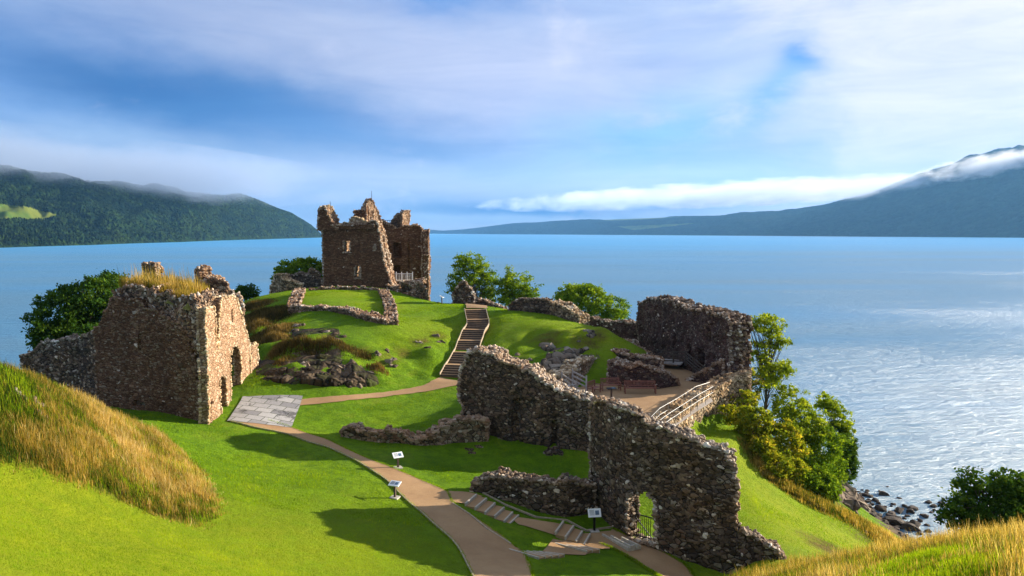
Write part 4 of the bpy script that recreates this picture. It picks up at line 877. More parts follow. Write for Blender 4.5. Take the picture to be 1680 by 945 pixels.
def leaves(mb, cen, n, size, shade, r, up=.5, aspect=.6):
    N = len(cen); d = r.normal(size=(N, 3)); d /= np.linalg.norm(d, axis=1, keepdims=True)
    nn = r.normal(size=(N, 3)); nn[:, 2] += up; nn -= d*(nn*d).sum(1, keepdims=True); nn /= np.maximum(np.linalg.norm(nn, axis=1, keepdims=True), 1e-6)
    b = np.cross(d, nn); s = size*r.uniform(.65, 1.35, N)[:, None]
    V = np.stack([cen-d*s, cen+b*s*aspect+nn*s*.12, cen+d*s, cen-b*s*aspect+nn*s*.12], 1).reshape(-1, 3)
    mb.add(V, np.arange(N*4).reshape(N, 4), 0, np.repeat(shade, 4))
LEAFK = 1.0
def tree(name, label, cat, base, blobs, nleaf, size, mat, group=None, trunk_r=.16, seed=1, cl=.30, limbs=True, dens=34, spread=1.0, trunk_mat='bark', solid=.45):
    """base: world foot; blobs: list of (cx, cy, cz, rx, ry, rz) in world metres"""
    r = np.random.default_rng(seed); e = empty(name, base); tag(e, label, cat, group)
    vol = np.array([b[3]*b[4]*b[5] for b in blobs])**.67; cnt = (nleaf*LEAFK*vol/vol.sum()).astype(int); mb = MB(); tips = []
    for b, c in zip(blobs, cnt):
        nc = max(c//dens, 4); d = r.normal(size=(nc, 3)); d /= np.linalg.norm(d, axis=1, keepdims=True); rad = r.uniform(solid, 1.0, nc)**.6
        rad = rad*(1+.28*vnoise(d, 1.6, seed)+.16*vnoise(d, 3.5, seed+3))
        C = np.array(b[:3])+d*rad[:, None]*np.array(b[3:])
        tips += list(C[:: max(nc//9, 1)])
        csh = r.uniform(.0, 1., nc); k = r.integers(0, nc, c)
        off = r.normal(size=(c, 3))*cl*.8*np.array([1, 1, .6])*r.uniform(.5, 1.3, nc)[k][:, None]
        leaves(mb, C[k]+off, c, size, np.clip(csh[k]*.6+r.uniform(0, .45, c), 0, 1), r)
    mb.build('crown', M[mat], e)
    tb = MB(); bz = np.array(base, float); top = np.mean([b[:3] for b in blobs], axis=0)
    if limbs:
        mid = bz*.45+top*.55+r.normal(size=3)*.1; st = bz-np.array([0,0,.4])
        tb.tube([st, bz*.75+top*.25+r.normal(size=3)*.08, mid, top], [trunk_r, trunk_r*.85, trunk_r*.6, trunk_r*.3], 8)
        for t_ in tips:
            f = r.uniform(.25, .85); s0 = bz*(1-f)+top*f; m_ = (s0+t_)/2+np.array([0,0,.12*np.linalg.norm(t_-s0)])+r.normal(size=3)*.1
            tb.tube([s0, m_, t_], [trunk_r*.38*(1.1-f), trunk_r*.22, trunk_r*.07], 5)
        tb.build('trunk', M[trunk_mat], e, True)
    return e
def bl_(px, py, rx, ry, y, dy=None):     # a crown mass seen at a pixel, y metres out
    x_, y_, z_ = atd(px, py, y); k = y/F; return (x_, y_, z_, rx*k, (dy or rx*k), ry*k)
def foot(px, y, dz=0): x_ = (px-W2)/F*y; return (x_, y, float(hgt(x_, y))+dz)

tree('broadleaf_tree', 'big dark green tree standing behind the low left wing of the gatehouse ruin', 'tree', foot(130,74), [bl_(100,520,46,46,73), bl_(150,488,42,34,74), bl_(75,548,28,26,72), bl_(130,545,45,26,73), bl_(180,462,24,14,76), bl_(185,500,26,30,75)], 26000, .15, 'leaf_dark', trunk_r=.28, seed=3, cl=.34)
tree('broadleaf_tree', 'light green tree left of the tower behind the broken wall', 'tree', foot(490,112), [bl_(492,438,36,15,112), bl_(465,456,18,14,111), bl_(518,445,14,16,112)], 6500, .20, 'leaf_green', seed=4, cl=.35)
tree('bush', 'small bush showing past the brown bank right of the gatehouse ruin', 'bush', foot(405,104), [bl_(405,480,20,13,104), bl_(392,484,10,9,104)], 3000, .17, 'leaf_dark', seed=5)
tree('broadleaf_tree', 'tall airy green tree rising behind the jagged wall stump at the stair head', 'tree', foot(790,104), [bl_(772,445,32,30,104), bl_(752,475,22,18,103), bl_(798,462,26,28,105), bl_(760,430,16,14,104), bl_(800,488,18,16,104)], 10500, .145, 'leaf_green', seed=6, cl=.34, solid=.15)
tree('broadleaf_tree', 'rounded airy green tree right of the taller one at the stair head', 'tree', foot(838,103), [bl_(843,466,28,24,103), bl_(864,480,20,18,102), bl_(828,488,20,16,103)], 7500, .145, 'leaf_green', seed=7, cl=.34, solid=.15)
tree('bush', 'wide round bright green bush behind the crest wall above the terrace', 'bush', foot(965,97), [bl_(950,490,44,26,97), bl_(995,505,34,22,95), bl_(965,478,24,14,97), bl_(1010,518,22,12,94), bl_(925,490,20,18,97)], 14000, .15, 'leaf_green', seed=8, cl=.34)
M['leaf_light'] = leaf_mat('leaf_light', [(0, (.080,.140,.012)), (.5, (.21,.29,.022)), (1, (.42,.46,.04))], .5)
tree('slender_tree', 'slender light green tree rising beside the near end of the seaward ruin', 'tree', foot(1262,66), [bl_(1262,535,28,22,66), bl_(1250,575,26,20,66), bl_(1280,560,16,14,66), bl_(1265,612,28,26,65), bl_(1290,605,14,16,65), bl_(1232,530,14,10,66)], 8500, .11, 'leaf_light', seed=9, cl=.22, trunk_r=.12, solid=.2)
tree('sapling', 'young feathery tree standing above the dark evergreen at the water edge', 'tree', foot(1372,70), [bl_(1352,655,18,16,70), bl_(1378,690,24,22,70), bl_(1365,668,18,14,70), bl_(1390,705,14,14,70)], 4200, .12, 'leaf_light', seed=10, cl=.22, trunk_r=.09, solid=.2)
tree('evergreen_bush', 'dark evergreen bush nearest the water at the foot of the wooded bank', 'bush', foot(1382,69), [bl_(1380,745,22,42,69), bl_(1388,765,17,38,69), bl_(1372,790,16,22,68)], 11000, .11, 'leaf_dark', seed=11, cl=.24, trunk_r=.14)
SG = 'shrubs covering the bank between the sea wall and the loch'
def gblobs(bs):
    out = []
    for (cx, cy, rx, ry, by) in bs:
        y_ = -by if by < 0 else G(cx, by)[1]+ry*.8/F*60; k = y_/F; out.append((*atd(cx, cy, y_), rx*k, rx*k*.9, ry*k))
    return out
for i, (lb, bs, n_, mt, sz_) in enumerate([
  ('yellowish shrub leaning on the sunlit sea wall, topmost of the bank', [(1216,660,28,30,700), (1232,632,22,24,690), (1196,676,16,16,705), (1222,612,14,14,-60.5)], 6500, 'leaf_yellow', .11),
  ('green shrub around the foot of the slender tree', [(1268,640,32,30,700), (1292,668,24,24,715)], 8000, 'leaf_green', .11),
  ('golden leaved shrub on the left edge of the bank above the grass slope', [(1238,700,32,34,742), (1222,690,20,24,722), (1252,735,22,20,762)], 8500, 'leaf_yellow', .11),
  ('golden shrub in the middle of the bank, largest of the yellow ones', [(1285,728,38,40,775), (1275,765,26,22,790), (1305,775,24,22,800)], 11000, 'leaf_yellow', .11),
  ('mid green shrub behind the golden one, highest on the loch side', [(1318,690,38,36,-61.5), (1298,662,30,30,-62), (1335,706,28,28,-61), (1285,690,26,30,-61)], 12000, 'leaf_light', .10),
  ('large dense dark green shrub between the golden shrub and the evergreen', [(1347,738,36,46,-61), (1330,768,32,32,-60), (1362,775,24,32,-61)], 15000, 'leaf_green', .10),
  ('dull green shrub lowest on the bank beside the long yellow grass', [(1345,792,24,26,820), (1320,785,22,18,808), (1362,805,16,18,826)], 8000, 'leaf_green', .11)]):
    b = gblobs(bs); f0 = (b[0][0], b[0][1], float(hgt(b[0][0], b[0][1])))
    tree('shrub', lb, 'shrub', f0, b, n_, sz_, mt, SG, .08, 20+i, cl=.20, solid=.5)
tree('bush', 'dark green bush at the right edge behind the tall foreground grass', 'bush', (19.8,30.5,float(hgt(19.8,30.5))), [bl_(1625,835,58,44,30.5), bl_(1665,810,38,36,30.5), bl_(1590,850,44,36,30), bl_(1590,790,22,24,30.5), bl_(1650,790,22,20,31), bl_(1660,860,60,40,29.5), bl_(1700,830,60,48,30.5)], 21000, .075, 'leaf_dark', seed=40, cl=.17, trunk_r=.09, solid=.3)

# ---- blades of grass
def blades(mb, P, H, wd_, lean, shade, r, wind=(-.16, .02)):
    n = len(P); a = r.uniform(0, 2*pi, n); d = np.stack([np.cos(a), np.sin(a), np.zeros(n)], 1); b = r.uniform(0, 2*pi, n)
    l = np.stack([np.cos(b), np.sin(b)], 1)*lean[:, None]+np.array(wind)*H[:, None]*.6; L3 = np.concatenate([l, np.zeros((n, 1))], 1)
    w_ = (d*wd_[:, None]/2); z = np.array([0, 0, 1.]); p1 = P+L3*.3+z*(H*.55)[:, None]; p2 = P+L3+z*H[:, None]
    V = np.stack([P-w_, P+w_, p1+w_*.8, p1-w_*.8, p2+w_*.25, p2-w_*.25], 1).reshape(-1, 3); k = (np.arange(n)*6)[:, None]
    Fc = np.concatenate([k+np.array([0,1,2,3]), k+np.array([3,2,4,5])]); mb.add(V, Fc, 0, np.repeat(shade, 6))
def scatter(n, x0, x1, y0, y1, prob, r):
    out = []; got = 0
    while got < n:
        x = r.uniform(x0, x1, 4*n); y = r.uniform(y0, y1, 4*n); p = prob(x, y); k = r.random(4*n) < p; out.append(np.stack([x[k], y[k]], 1)); got += k.sum()
        if k.sum() == 0: break
    A = np.concatenate(out)[:n]; return np.concatenate([A, hgt(A[:, 0], A[:, 1])[:, None]-.02], 1)
def gridval(A, x, y):
    i = np.clip(((x-GX0)/GS).astype(int), 0, A.shape[1]-1); j = np.clip(((y-GY0)/GS).astype(int), 0, A.shape[0]-1); return A[j, i]
r = np.random.default_rng(5)
def tall(name, A, box, n, hmin, hmax, label, seed, wmul=1., green=.25, mat='blade_straw'):
    r = np.random.default_rng(seed); mb = MB(); P = scatter(n, *box, lambda x, y: np.clip(gridval(A, x, y)*1.3-.15, 0, 1)*(.35+.65*(vnoise(np.stack([x, y, x*0], 1), .9, seed) > -.25)), r)
    nz = vnoise(P*np.array([1, 1, 0]), .55, seed+1)*.5+vnoise(P*np.array([1, 1, 0]), 1.8, seed+2)*.35
    H = r.uniform(hmin, hmax, n)*(1+nz*.7)*np.clip(gridval(A, P[:,0], P[:,1])*1.25, .25, 1)*r.choice([1,1,1,1.35], n); nb = vnoise(P*np.array([1,1,0]), .28, seed+9); sh = np.clip(.45+nz*.45+nb*.30+r.normal(0, .22, n)-green*(nz < -.2)*r.random(n), 0, 1)
    blades(mb, P, H, r.uniform(.010, .022, n)*wmul, r.uniform(.04, .30, n)*H, sh, r)
    o = mb.build(name, M[mat]); tag(o, label, 'grass', kind='stuff'); return o
tall('tall_grass', tall_left, (-34,-8,24,44), 150000, .20, .52, 'tall golden and brown grass covering the bank on the left', 3, 1.25)
tall('tall_grass', tall_right, (6,24,9,33), 110000, .18, .5, 'tall straw coloured grass along the foreground crest at the right', 4, .7)
tall('tall_grass', tall_left, (-34,-8,24,44), 20000, .18, .45, 'green stems mixed through the golden grass of the left bank', 33, 1.3, mat='blade_green')
tall('tall_grass', tall_right, (6,24,9,33), 26000, .12, .36, 'green stems mixed through the straw coloured grass at the lower right', 34, .8, mat='blade_green')
tall('tall_grass', green_patch, (4,20,6,30), 45000, .06, .2, 'short fresh green grass in the hollow at the lower right corner', 35, .8, 0, 'blade_green')
# fringe of long yellow grass down the edge of the grass slope
fr = bl([(1228,742,.8,1),(1245,765,.8,1),(1262,785,.8,1),(1285,800,.8,1),(1305,812,.9,1),(1325,822,.9,1),(1350,834,1.0,1),(1375,846,1.1,1),(1395,856,1.0,1),(1440,882,2.2,1),(1470,900,2.5,1),(1505,912,2.5,1)])
tall('tall_grass', fr, (14,40,30,70), 30000, .25, .6, 'yellow grass fringing the shrubs and the foot of the seaward slope', 6, 1.6, 0)
kd = bl([(405,540,2.6,1),(430,560,2.0,1),(455,520,1.8,.7),(455,578,1.2,1),(490,570,1.2,.9),(530,565,1.2,.9),(565,572,1.1,.9),(590,585,1,.8),(615,605,1,.7),(445,560,1.5,.9),(425,520,3.2,1),(440,545,2.5,1),(410,505,2.5,.9),(470,595,1.6,.6),(510,575,1.6,.6)])
tall('tall_grass', kd, (-40,-10,60,105), 55000, .22, .6, 'brown withered grass on the steep bank right of the gatehouse ruin', 7, 2.0, 0, 'blade_brown')
# mown lawn nearest the camera: short blades
n = 230000; lawnA = ((1-np.clip(tall_left*1.4, 0, 1))*(1-np.clip(tall_right*1.4, 0, 1)))
_pp = [a1, b1]
P = scatter(n, -32, 3.5, 19, 46, lambda x, y: gridval(lawnA, x, y)*np.clip((44-y)/22, .12, 1)*(seg_dist(x, y, [(q[0]*.5+w_[0]*.5, q[1]*.5+w_[1]*.5, 0) for q, w_ in zip(a1[::6], b1[::6])])[0] > 1.9), r)
nz = vnoise(P, .35, 3)*.4+vnoise(P, 1.6, 4)*.3+vnoise(P, 5, 5)*.2
mb = MB(); blades(mb, P, r.uniform(.03, .085, n)*(1+nz*.6), r.uniform(.008, .016, n), r.uniform(.01, .04, n), np.clip(.5+nz*.8+r.normal(0, .18, n), 0, 1), r, (-.1, 0))
tag(mb.build('lawn_grass', M['blade_green']), 'short bright green grass of the mown slope in the foreground', 'grass', kind='stuff')
# grass growing on the gatehouse wall top
n = 9000; u = r.random(n)[:, None]; v_ = r.random(n)[:, None]; k0b = k0+np.array([-.2, 0]); A_ = np.array([k1[0]+1.2, k1[1]+.5]); B_ = k0b+np.array([-.8, .6]); q = (A_*(1-u)+B_*u)+v_*np.array([[-.4, 5.0]])
zt = np.interp(q[:, 0], [A_[0], A_[0]+3, B_[0]], [21.7, 21.8, 21.2])+.12*vnoise(np.concatenate([q, q[:, :1]*0], 1), .8, 2)
mb = MB(); P = np.concatenate([q, zt[:, None]-.1], 1); H = r.uniform(.35, .8, n)*(1+.6*vnoise(P, .6, 8)); H[: n//12] *= 1.9
blades(mb, P, H, r.uniform(.02, .045, n), r.uniform(.03, .2, n), np.clip(.5+.3*vnoise(P, .9, 9)+r.normal(0, .15, n), 0, 1), r)
mb.build('grass_cap', M['blade_straw'], gh)
tf = MB(); gu, gv = np.meshgrid(np.linspace(-.03, 1.03, 30), np.linspace(-.06, 1.04, 18)); qq = A_[None, None]*(1-gu[..., None])+B_[None, None]*gu[..., None]+gv[..., None]*np.array([-.4, 5.0])
zz = np.interp(qq[..., 0], [A_[0], A_[0]+3, B_[0]], [21.7, 21.8, 21.2])+.12*vnoise(np.concatenate([qq.reshape(-1, 2), np.zeros((qq.size//2, 1))], 1), .8, 2).reshape(gu.shape)-.55*((np.abs(gu-.5) > .5) | (np.abs(gv-.5) > .5))
ix = np.arange(gu.size).reshape(gu.shape); tf.add(np.concatenate([qq, zz[..., None]], -1), np.stack([ix[:-1,:-1], ix[:-1,1:], ix[1:,1:], ix[1:,:-1]], -1).reshape(-1, 4)); tf.build('turf', simple('turf', (.16,.15,.03), .9, 0, .5, 2), gh, True)

# rough tussocky grass of the knolls and slopes
r = np.random.default_rng(77)
keepout = np.zeros(ZZ.shape, bool)
for poly, hw in ((STAIR, 1.4), ([G(*p) for p in [(430,675),(500,660),(560,654),(640,647),(722,626),(765,622)]], 1.5), ([tuple(q)+(0,) for q in (a1+b1)/2], 1.9)):
    keepout |= seg_dist(XX, YY, [tuple(p) for p in poly])[0] < hw
PXg2, PYg2, _ = proj(np.stack([XX, YY, ZZ], -1))
keepout |= inpoly(PXg2, PYg2, [(360,640),(510,640),(480,710),(360,705)]) | (inpoly(PXg2, PYg2, [(900,580),(1190,580),(1190,650),(1090,720),(900,660)]) & (YY < 72)) | inpoly(PXg2, PYg2, [(730,790),(800,800),(1010,860),(1200,960),(1000,960),(830,920)])
n = 260000; P = scatter(n, -36, 30, 36, 108, lambda x, y: (~gridval(keepout, x, y))*(gridval(ZZ, x, y) > 1.5)*(1-gridval(rock, x, y))*np.clip(.35+.9*vnoise(np.stack([x, y, x*0], 1), .45, 6), .12, 1), r)
nz = vnoise(P, .3, 13)*.4+vnoise(P, 1.3, 14)*.4
mb = MB(); blades(mb, P, r.uniform(.05, .13, n)*(1+nz*.7), r.uniform(.016, .034, n), r.uniform(.02, .07, n), np.clip(.40+nz*.6+r.normal(0, .16, n), 0, 1), r, (-.1, 0))
tag(mb.build('meadow_grass', M['blade_green']), 'rough green grass growing over the knolls and slopes', 'grass', kind='stuff')

r = np.random.default_rng(91); mb = MB(); E = []
for P_ in (a1, b1, a2, b2):
    k = r.random(5200)*(len(P_)-1.001); i = k.astype(int); f = (k-i)[:, None]; q = P_[i]*(1-f)+P_[i+1]*f+r.normal(0, .055, (5200, 2)); E.append(q)
E = np.concatenate(E); P = np.concatenate([E, hgt(E[:, 0], E[:, 1])[:, None]], 1); n = len(P)
blades(mb, P, r.uniform(.06, .16, n), r.uniform(.012, .024, n), r.uniform(.02, .07, n), r.uniform(.1, .9, n), r, (-.05, 0))
tag(mb.build('verge_grass', M['blade_green']), 'unclipped grass creeping over the edges of the main path', 'grass', kind='stuff')
# ------------------------------------------------------------------ rocks
SM = []
def rock_mesh(seed, mat, smooth_=False):
    V = rock_variant(seed, .7); me = bpy.data.meshes.new('rock'); me.from_pydata([tuple(v) for v in V], [], [tuple(int(i) for i in f) for f in IF]); me.materials.append(mat); me.update(); return me
M['shore_rock'] = simple('shore_rock', (.060,.042,.030), .75, 0, .6, 2.2, .8, .15)
M['crag'] = stone_mat('crag', [(.16,.12,.09),(.24,.19,.14),(.20,.15,.11),(.30,.25,.20),(.12,.085,.06)], .9, .6, 1.0, .5, .4)
rm = [rock_mesh(300+i, M['shore_rock']) for i in range(6)]
r = np.random.default_rng(17); SR = 'rocks strewn in the shallows at the foot of the slope'
def rock(name, label, x, y, z, s, me, group=None, cat='rock', rz=None):
    o = bpy.data.objects.new(name, me); COL.objects.link(o); o.location = (x, y, z); o.scale = s; o.rotation_euler = (r.uniform(-.2, .2), r.uniform(-.2, .2), r.uniform(0, 6.28) if rz is None else rz); tag(o, label, cat, group); return o
bx = at(1466,858,.15); rock('boulder', 'largest dark boulder standing in the shallows off the foot of the slope', bx[0], bx[1], .15, (1.0,.65,.62), rm[0], rz=-.3)
bx = at(1492,866,.1); rock('boulder', 'long low dark boulder touching the largest one on its right', bx[0], bx[1], .1, (1.0,.55,.42), rm[1], rz=-.5)
bx = at(1430,862,.2); rock('boulder', 'dark boulder at the waterline left of the largest one', bx[0], bx[1], .15, (.75,.5,.4), rm[2])
bx = at(1495,834,.1); rock('boulder', 'solitary dark boulder farther out in the water above the largest one', bx[0], bx[1], .05, (.65,.42,.34), rm[3])
for i in range(150):
    t = r.random(); px = 1385+t*175+r.normal(0, 12); py = 808+t*92+r.normal(0, 16)*(1 if t > .15 else .5)
    if r.random() < .35: px, py = 1400+r.random()*150, 820+r.random()*30
    if r.random() < .15: px, py = r.uniform(1385, 1450), r.uniform(803, 815)
    x, y, z = at(px, py, 0.0); zz_ = max(float(hgt(x, y)), 0.0)
    if zz_ > 1.5: continue
    s = r.uniform(.10, .32)*r.choice([1, 1, 1, 1.6]); rock('shore_rock', 'small dark rock lying among many in the shallow water', x, y, zz_+.02, (s*r.uniform(1, 1.7), s, s*r.uniform(.5, .8)), rm[i % 6], SR)
# craggy headland and outcrops: many blocks grown together, one object each
def outcrop(label, spots, mat='crag', cat='rock outcrop', name='rock_outcrop', rock_asp=(1.3,.8,.9)):
    e = empty(name, G(*spots[0][:2])); tag(e, label, cat)
    for (px, py, s, k) in spots:
        c = np.array(G(px, py)); mb = MB()
        for q in range(k):
            p = c+r.normal(size=3)*np.array([s*.55, s*.4, s*.1])*(q > 0); p[2] = float(hgt(p[0], p[1]))+s*r.uniform(-.35, .0)
            a = r.uniform(-.6, .6); stamp(mb, p[None], np.array([[cos(a), sin(a), -.25]]), np.array([[sin(a), -cos(a), .1]]), np.array([[.2, .1, 1.]]), np.array([s*r.uniform(.45, .85)]), r.random(1), 0, rock_asp, .4, r)
        mb.build('rock', M[mat], e)
outcrop('striped brown rock headland running into the water below the evergreen', [(1378,803,1.3,5),(1388,812,1.3,6),(1398,822,1.2,6),(1375,818,1.2,5),(1405,808,1.0,4),(1385,826,1.0,4)])
outcrop('low dark reef reaching out into the water from the headland', [(1420,808,.8,5),(1435,812,.7,5),(1448,816,.55,4)], 'shore_rock')
outcrop('grey rock face breaking out below the right knoll above the curved wall', [(908,572,.8,6),(914,585,.9,6),(920,598,.9,6),(905,595,.6,4)])
outcrop('scattered pale rocks beside the grey rock face, under the knoll brow', [(935,588,.6,5),(950,578,.5,5),(960,590,.6,5),(945,600,.5,4)])
outcrop('small pale rocks at the top of the right knoll', [(968,543,.45,4),(975,550,.4,4),(950,560,.3,2)])
outcrop('broken rock among grass on the lower edge of the right knoll', [(870,590,.35,3),(850,582,.3,3),(862,602,.35,4),(880,607,.35,4),(820,585,.25,2)])
M['cliff'] = stone_mat('cliff', [(.030,.021,.013),(.060,.042,.025),(.045,.032,.019),(.090,.066,.042),(.035,.034,.010),(.045,.058,.012)], .8, .5, 1.0, .35, .45)
def rock_face(label, low, high, seed, amp=.42, out=.2, mat='cliff'):
    n, m = 150, 44; Lo = Line([G(*p) for p in low]); Hi = Line([G(*p) for p in high]); u = np.linspace(0, 1, n)
    A = Lo.at(u*Lo.L); B = Hi.at(u*Hi.L); za = hgt(A[:,0], A[:,1])-.25; zb_ = hgt(B[:,0], B[:,1])+.02; k = np.linspace(0, 1, m)[:, None]
    kk = np.clip((k-.35)/.65, 0, 1)**1.3*.85+k*.15     # steep foot, then laid back under the turf
    X_ = A[None,:,0]*(1-kk)+B[None,:,0]*kk; Y_ = A[None,:,1]*(1-kk)+B[None,:,1]*kk; Z_ = za[None]*(1-k)+zb_[None]*k
    P = np.stack([X_, Y_, Z_], -1).reshape(-1, 3); N_ = np.array([.25, -.85, .45])
    ed = (np.sin(np.pi*np.clip(u, 0, 1))**.35)[None]*np.sin(np.pi*np.clip(k, .0, 1))**.45
    d = (np.abs(vnoise(P*np.array([1,1,.7]), .55, seed))*1.2+np.abs(vnoise(P, 1.3, seed+1))*.6+np.abs(vnoise(P, 3.1, seed+2))*.28+vnoise(P, 6., seed+3)*.08-.45)*amp*1.6
    P = P+N_*((d+out*.5)*ed.ravel())[:, None]; mb = MB(); idx = np.arange(n*m).reshape(m, n)
    mb.add(P, np.stack([idx[:-1,:-1], idx[:-1,1:], idx[1:,1:], idx[1:,:-1]], -1).reshape(-1, 4)); tag(mb.build('crag', M[mat]), label, 'crag')
rock_face('dark craggy cliff along the foot of the left knoll, between the ruin and the path', [(418,622),(450,626),(490,632),(530,634),(570,636),(606,634),(622,628)], [(424,588),(455,592),(490,586),(525,580),(560,588),(590,602),(618,618)], 5)
rock_face('narrow broken crag high on the left knoll under the foundations', [(478,558),(500,562),(535,560),(560,558)], [(480,538),(502,540),(530,538),(556,540)], 9, .35, .3)
rock_face('grey broken crag on the front of the right knoll above the curved wall', [(892,612),(905,616),(920,613),(940,606),(958,600)], [(896,582),(908,572),(922,570),(940,574),(956,582)], 15, .45, .3, 'crag')
outcrop('pale rocks breaking out of the dark cliff at the foot of the left knoll', [(500,600,.5,4),(545,590,.45,4),(560,605,.5,4),(525,615,.4,3)])
outcrop('rough rock ledge at the right end of the crag near the path', [(595,620,.5,6),(605,628,.5,5),(588,632,.4,4),(610,612,.4,3)])
outcrop('small brown rocks low on the front of the left knoll', [(640,592,.35,4),(650,600,.35,3),(635,575,.3,3),(620,580,.3,3)])
outcrop('little brown rock ledges high on the right side of the left knoll', [(690,562,.32,4),(700,570,.3,3),(715,552,.32,4),(722,560,.28,3)])
outcrop('rock ledge just under the foundations on the left knoll', [(538,545,.35,3),(550,548,.4,5),(562,552,.35,4)])
outcrop('rocks at the upper left of the knoll below the foundation corner', [(488,535,.45,4),(480,545,.4,4),(500,555,.35,3)])
outcrop('stones showing through the tall grass of the left bank', [(28,648,.28,5),(55,660,.25,4),(60,676,.25,4),(38,655,.2,3),(62,640,.2,3)], 'crag')
outcrop('small heap of fallen stones on the shaded lawn below the long wall', [(768,738,.28,6),(775,744,.22,4),(785,733,.25,4)], 'sea_rubble', 'rubble heap', 'rubble_heap')
outcrop('clump of fallen masonry at the foot of the long wall near the gate wall', [(905,740,.4,5),(915,744,.35,4),(900,744,.3,3)], 'dark_rubble', 'rubble heap', 'rubble_heap')
outcrop('brown stony beach under the foreground grass', [(1430,880,.35,8),(1450,890,.35,8),(1470,900,.35,8),(1500,905,.35,7),(1520,900,.3,6),(1480,880,.3,6)], 'crag')

# ------------------------------------------------------------------ main stairway of timber risers and gravel treads
sL = Line(STAIR); sz = np.array([p[2] for p in STAIR])
st = empty('stairway', STAIR[0]); tag(st, 'long outdoor stairway of timber edged gravel steps climbing between the knolls to the tower', 'stairs')
def stair_at(t):
    c = sL.at(t); T = sL.tan(t, .5); return c, T, float(np.interp(t, sL.S, sz))
nst = 30; us = []; pos_ = 0.
for f in range(6):
    for k in range(5): us.append(pos_); pos_ += 1.
    pos_ += 1.6
us = (np.array(us)+.3)/pos_*sL.L; zs = STAIR[0][2]+.05+(np.arange(nst)+1)/nst*(STAIR[-1][2]-STAIR[0][2])
nx = np.append(us[1:], sL.L+.9)
for i in range(nst):
    c, T, _ = stair_at(us[i]); c2, T2, _ = stair_at(min(nx[i], sL.L)); Nr = np.array([T[1], -T[0]]); Nr2 = np.array([T2[1], -T2[0]]); hw = 1.12
    mb = MB(); z = zs[i]
    q = [c-Nr*hw, c+Nr*hw, c2+T2*.05+Nr2*hw, c2+T2*.05-Nr2*hw]
    V = [(p[0], p[1], z) for p in q]+[(p[0], p[1], z-.35) for p in q]
    mb.add(V, [(0,1,2,3),(0,4,5,1),(1,5,6,2),(2,6,7,3),(3,7,4,0)], 0)
    o = mb.build('step', M['path'], st)
    mb = MB(); mb.bar((c[0]-Nr[0]*hw-T[0]*.04, c[1]-Nr[1]*hw-T[1]*.04, z-.07), (c[0]+Nr[0]*hw-T[0]*.04, c[1]+Nr[1]*hw-T[1]*.04, z-.07), .05, .17)
    rz_ = mk('riser', mb, M['dark_timber'], None); rz_.data.transform(Matrix.Translation(-st.location)); rz_.parent = o  # riser boards coloured dark to stand in for their shade
for sg in (-1, 1):
    mb = MB(); tt = np.linspace(0, sL.L, 22)
    for t0, t1 in zip(tt[:-1], tt[1:]):
        a, Ta, _ = stair_at(t0); b, Tb, _ = stair_at(t1); za = float(np.interp(t0, us, zs)); zb2 = float(np.interp(t1, us, zs))
        mb.bar((a[0]+Ta[1]*1.17*sg, a[1]-Ta[0]*1.17*sg, za+.04), (b[0]+Tb[1]*1.17*sg, b[1]-Tb[0]*1.17*sg, zb2+.04), .06, .22)
    mb.build('stringer', M['timber'], st)
# ------------------------------------------------------------------ gate steps
def steps(label, lines, z0, dz, w_=.09):
    e = empty('steps', at(*lines[0][0], CAMZ+z0)); tag(e, label, 'steps'); prev = None
    for i, (p, q) in enumerate(lines):
        z = CAMZ+z0-dz*i; a = np.array(at(*p, z)); b = np.array(at(*q, z)); mb = MB(); h = .20
        mb.bar((a[0], a[1], z-h/2), (b[0], b[1], z-h/2), w_, h); o = mb.build('step_edge', M['pale_timber'], e)
        if i+1 < len(lines):
            z2 = z-dz-.012; c = np.array(at(*lines[i+1][0], z-dz)); d = np.array(at(*lines[i+1][1], z-dz)); mb = MB()
            mb.add([(a[0],a[1],z2),(c[0],c[1],z2),(d[0],d[1],z2),(b[0],b[1],z2),(a[0],a[1],z2-.4),(c[0],c[1],z2-.4),(d[0],d[1],z2-.4),(b[0],b[1],z2-.4)], [(0,1,2,3),(0,4,5,1),(1,5,6,2),(2,6,7,3),(3,7,4,0)]); mb.build('tread', M['path'], e)
    return e
steps('five timber edged steps going down to the right from the path fork', [((763.6,825),(781.8,810)),((779.6,832),(798,816.4)),((795.7,839.6),(812,824)),((811,846),(827,831.4)),((826.8,854),(841,839)),((836,858),(851,844))], -14.95, .15)
steps('three timber edged steps beside the information board near the gate', [((911.4,872),(924.3,854)),((927.5,880),(941,861.4)),((944.6,887),(955.4,870)),((958,892),(968,875))], -15.75, .15)
steps('shallow timber edged steps leading right off the bottom of the main path', [((829,898),(884,914)),((841,899.5),(895,912.5)),((853,901),(906,911.5)),((866,902),(917,910.5)),((877,903),(926,909))], -15.42, .09, .07)
steps('lowest flight of timber edged steps joining the path to the gateway', [((910,890),(963,903)),((922,891),(972,902)),((936,892),(984,901))], -15.95, .09, .07)
mb = MB()
for L_, z in (([(988.6,876),(1031.4,899),(1050.7,894.6)], -16.3), ([(1002.5,878.6),(1034.6,895.7),(1046.4,892.5)], -16.22), ([(1020,881),(1047,894)], -16.15)):
    Q = [at(*p, CAMZ+z) for p in L_]
    for a, b in zip(Q[:-1], Q[1:]): mb.bar((a[0],a[1],a[2]-.08), (b[0],b[1],b[2]-.08), .10, .2)
tag(mb.build('door_step', M['pale_timber']), 'timber framed threshold steps in front of the gateway', 'steps')

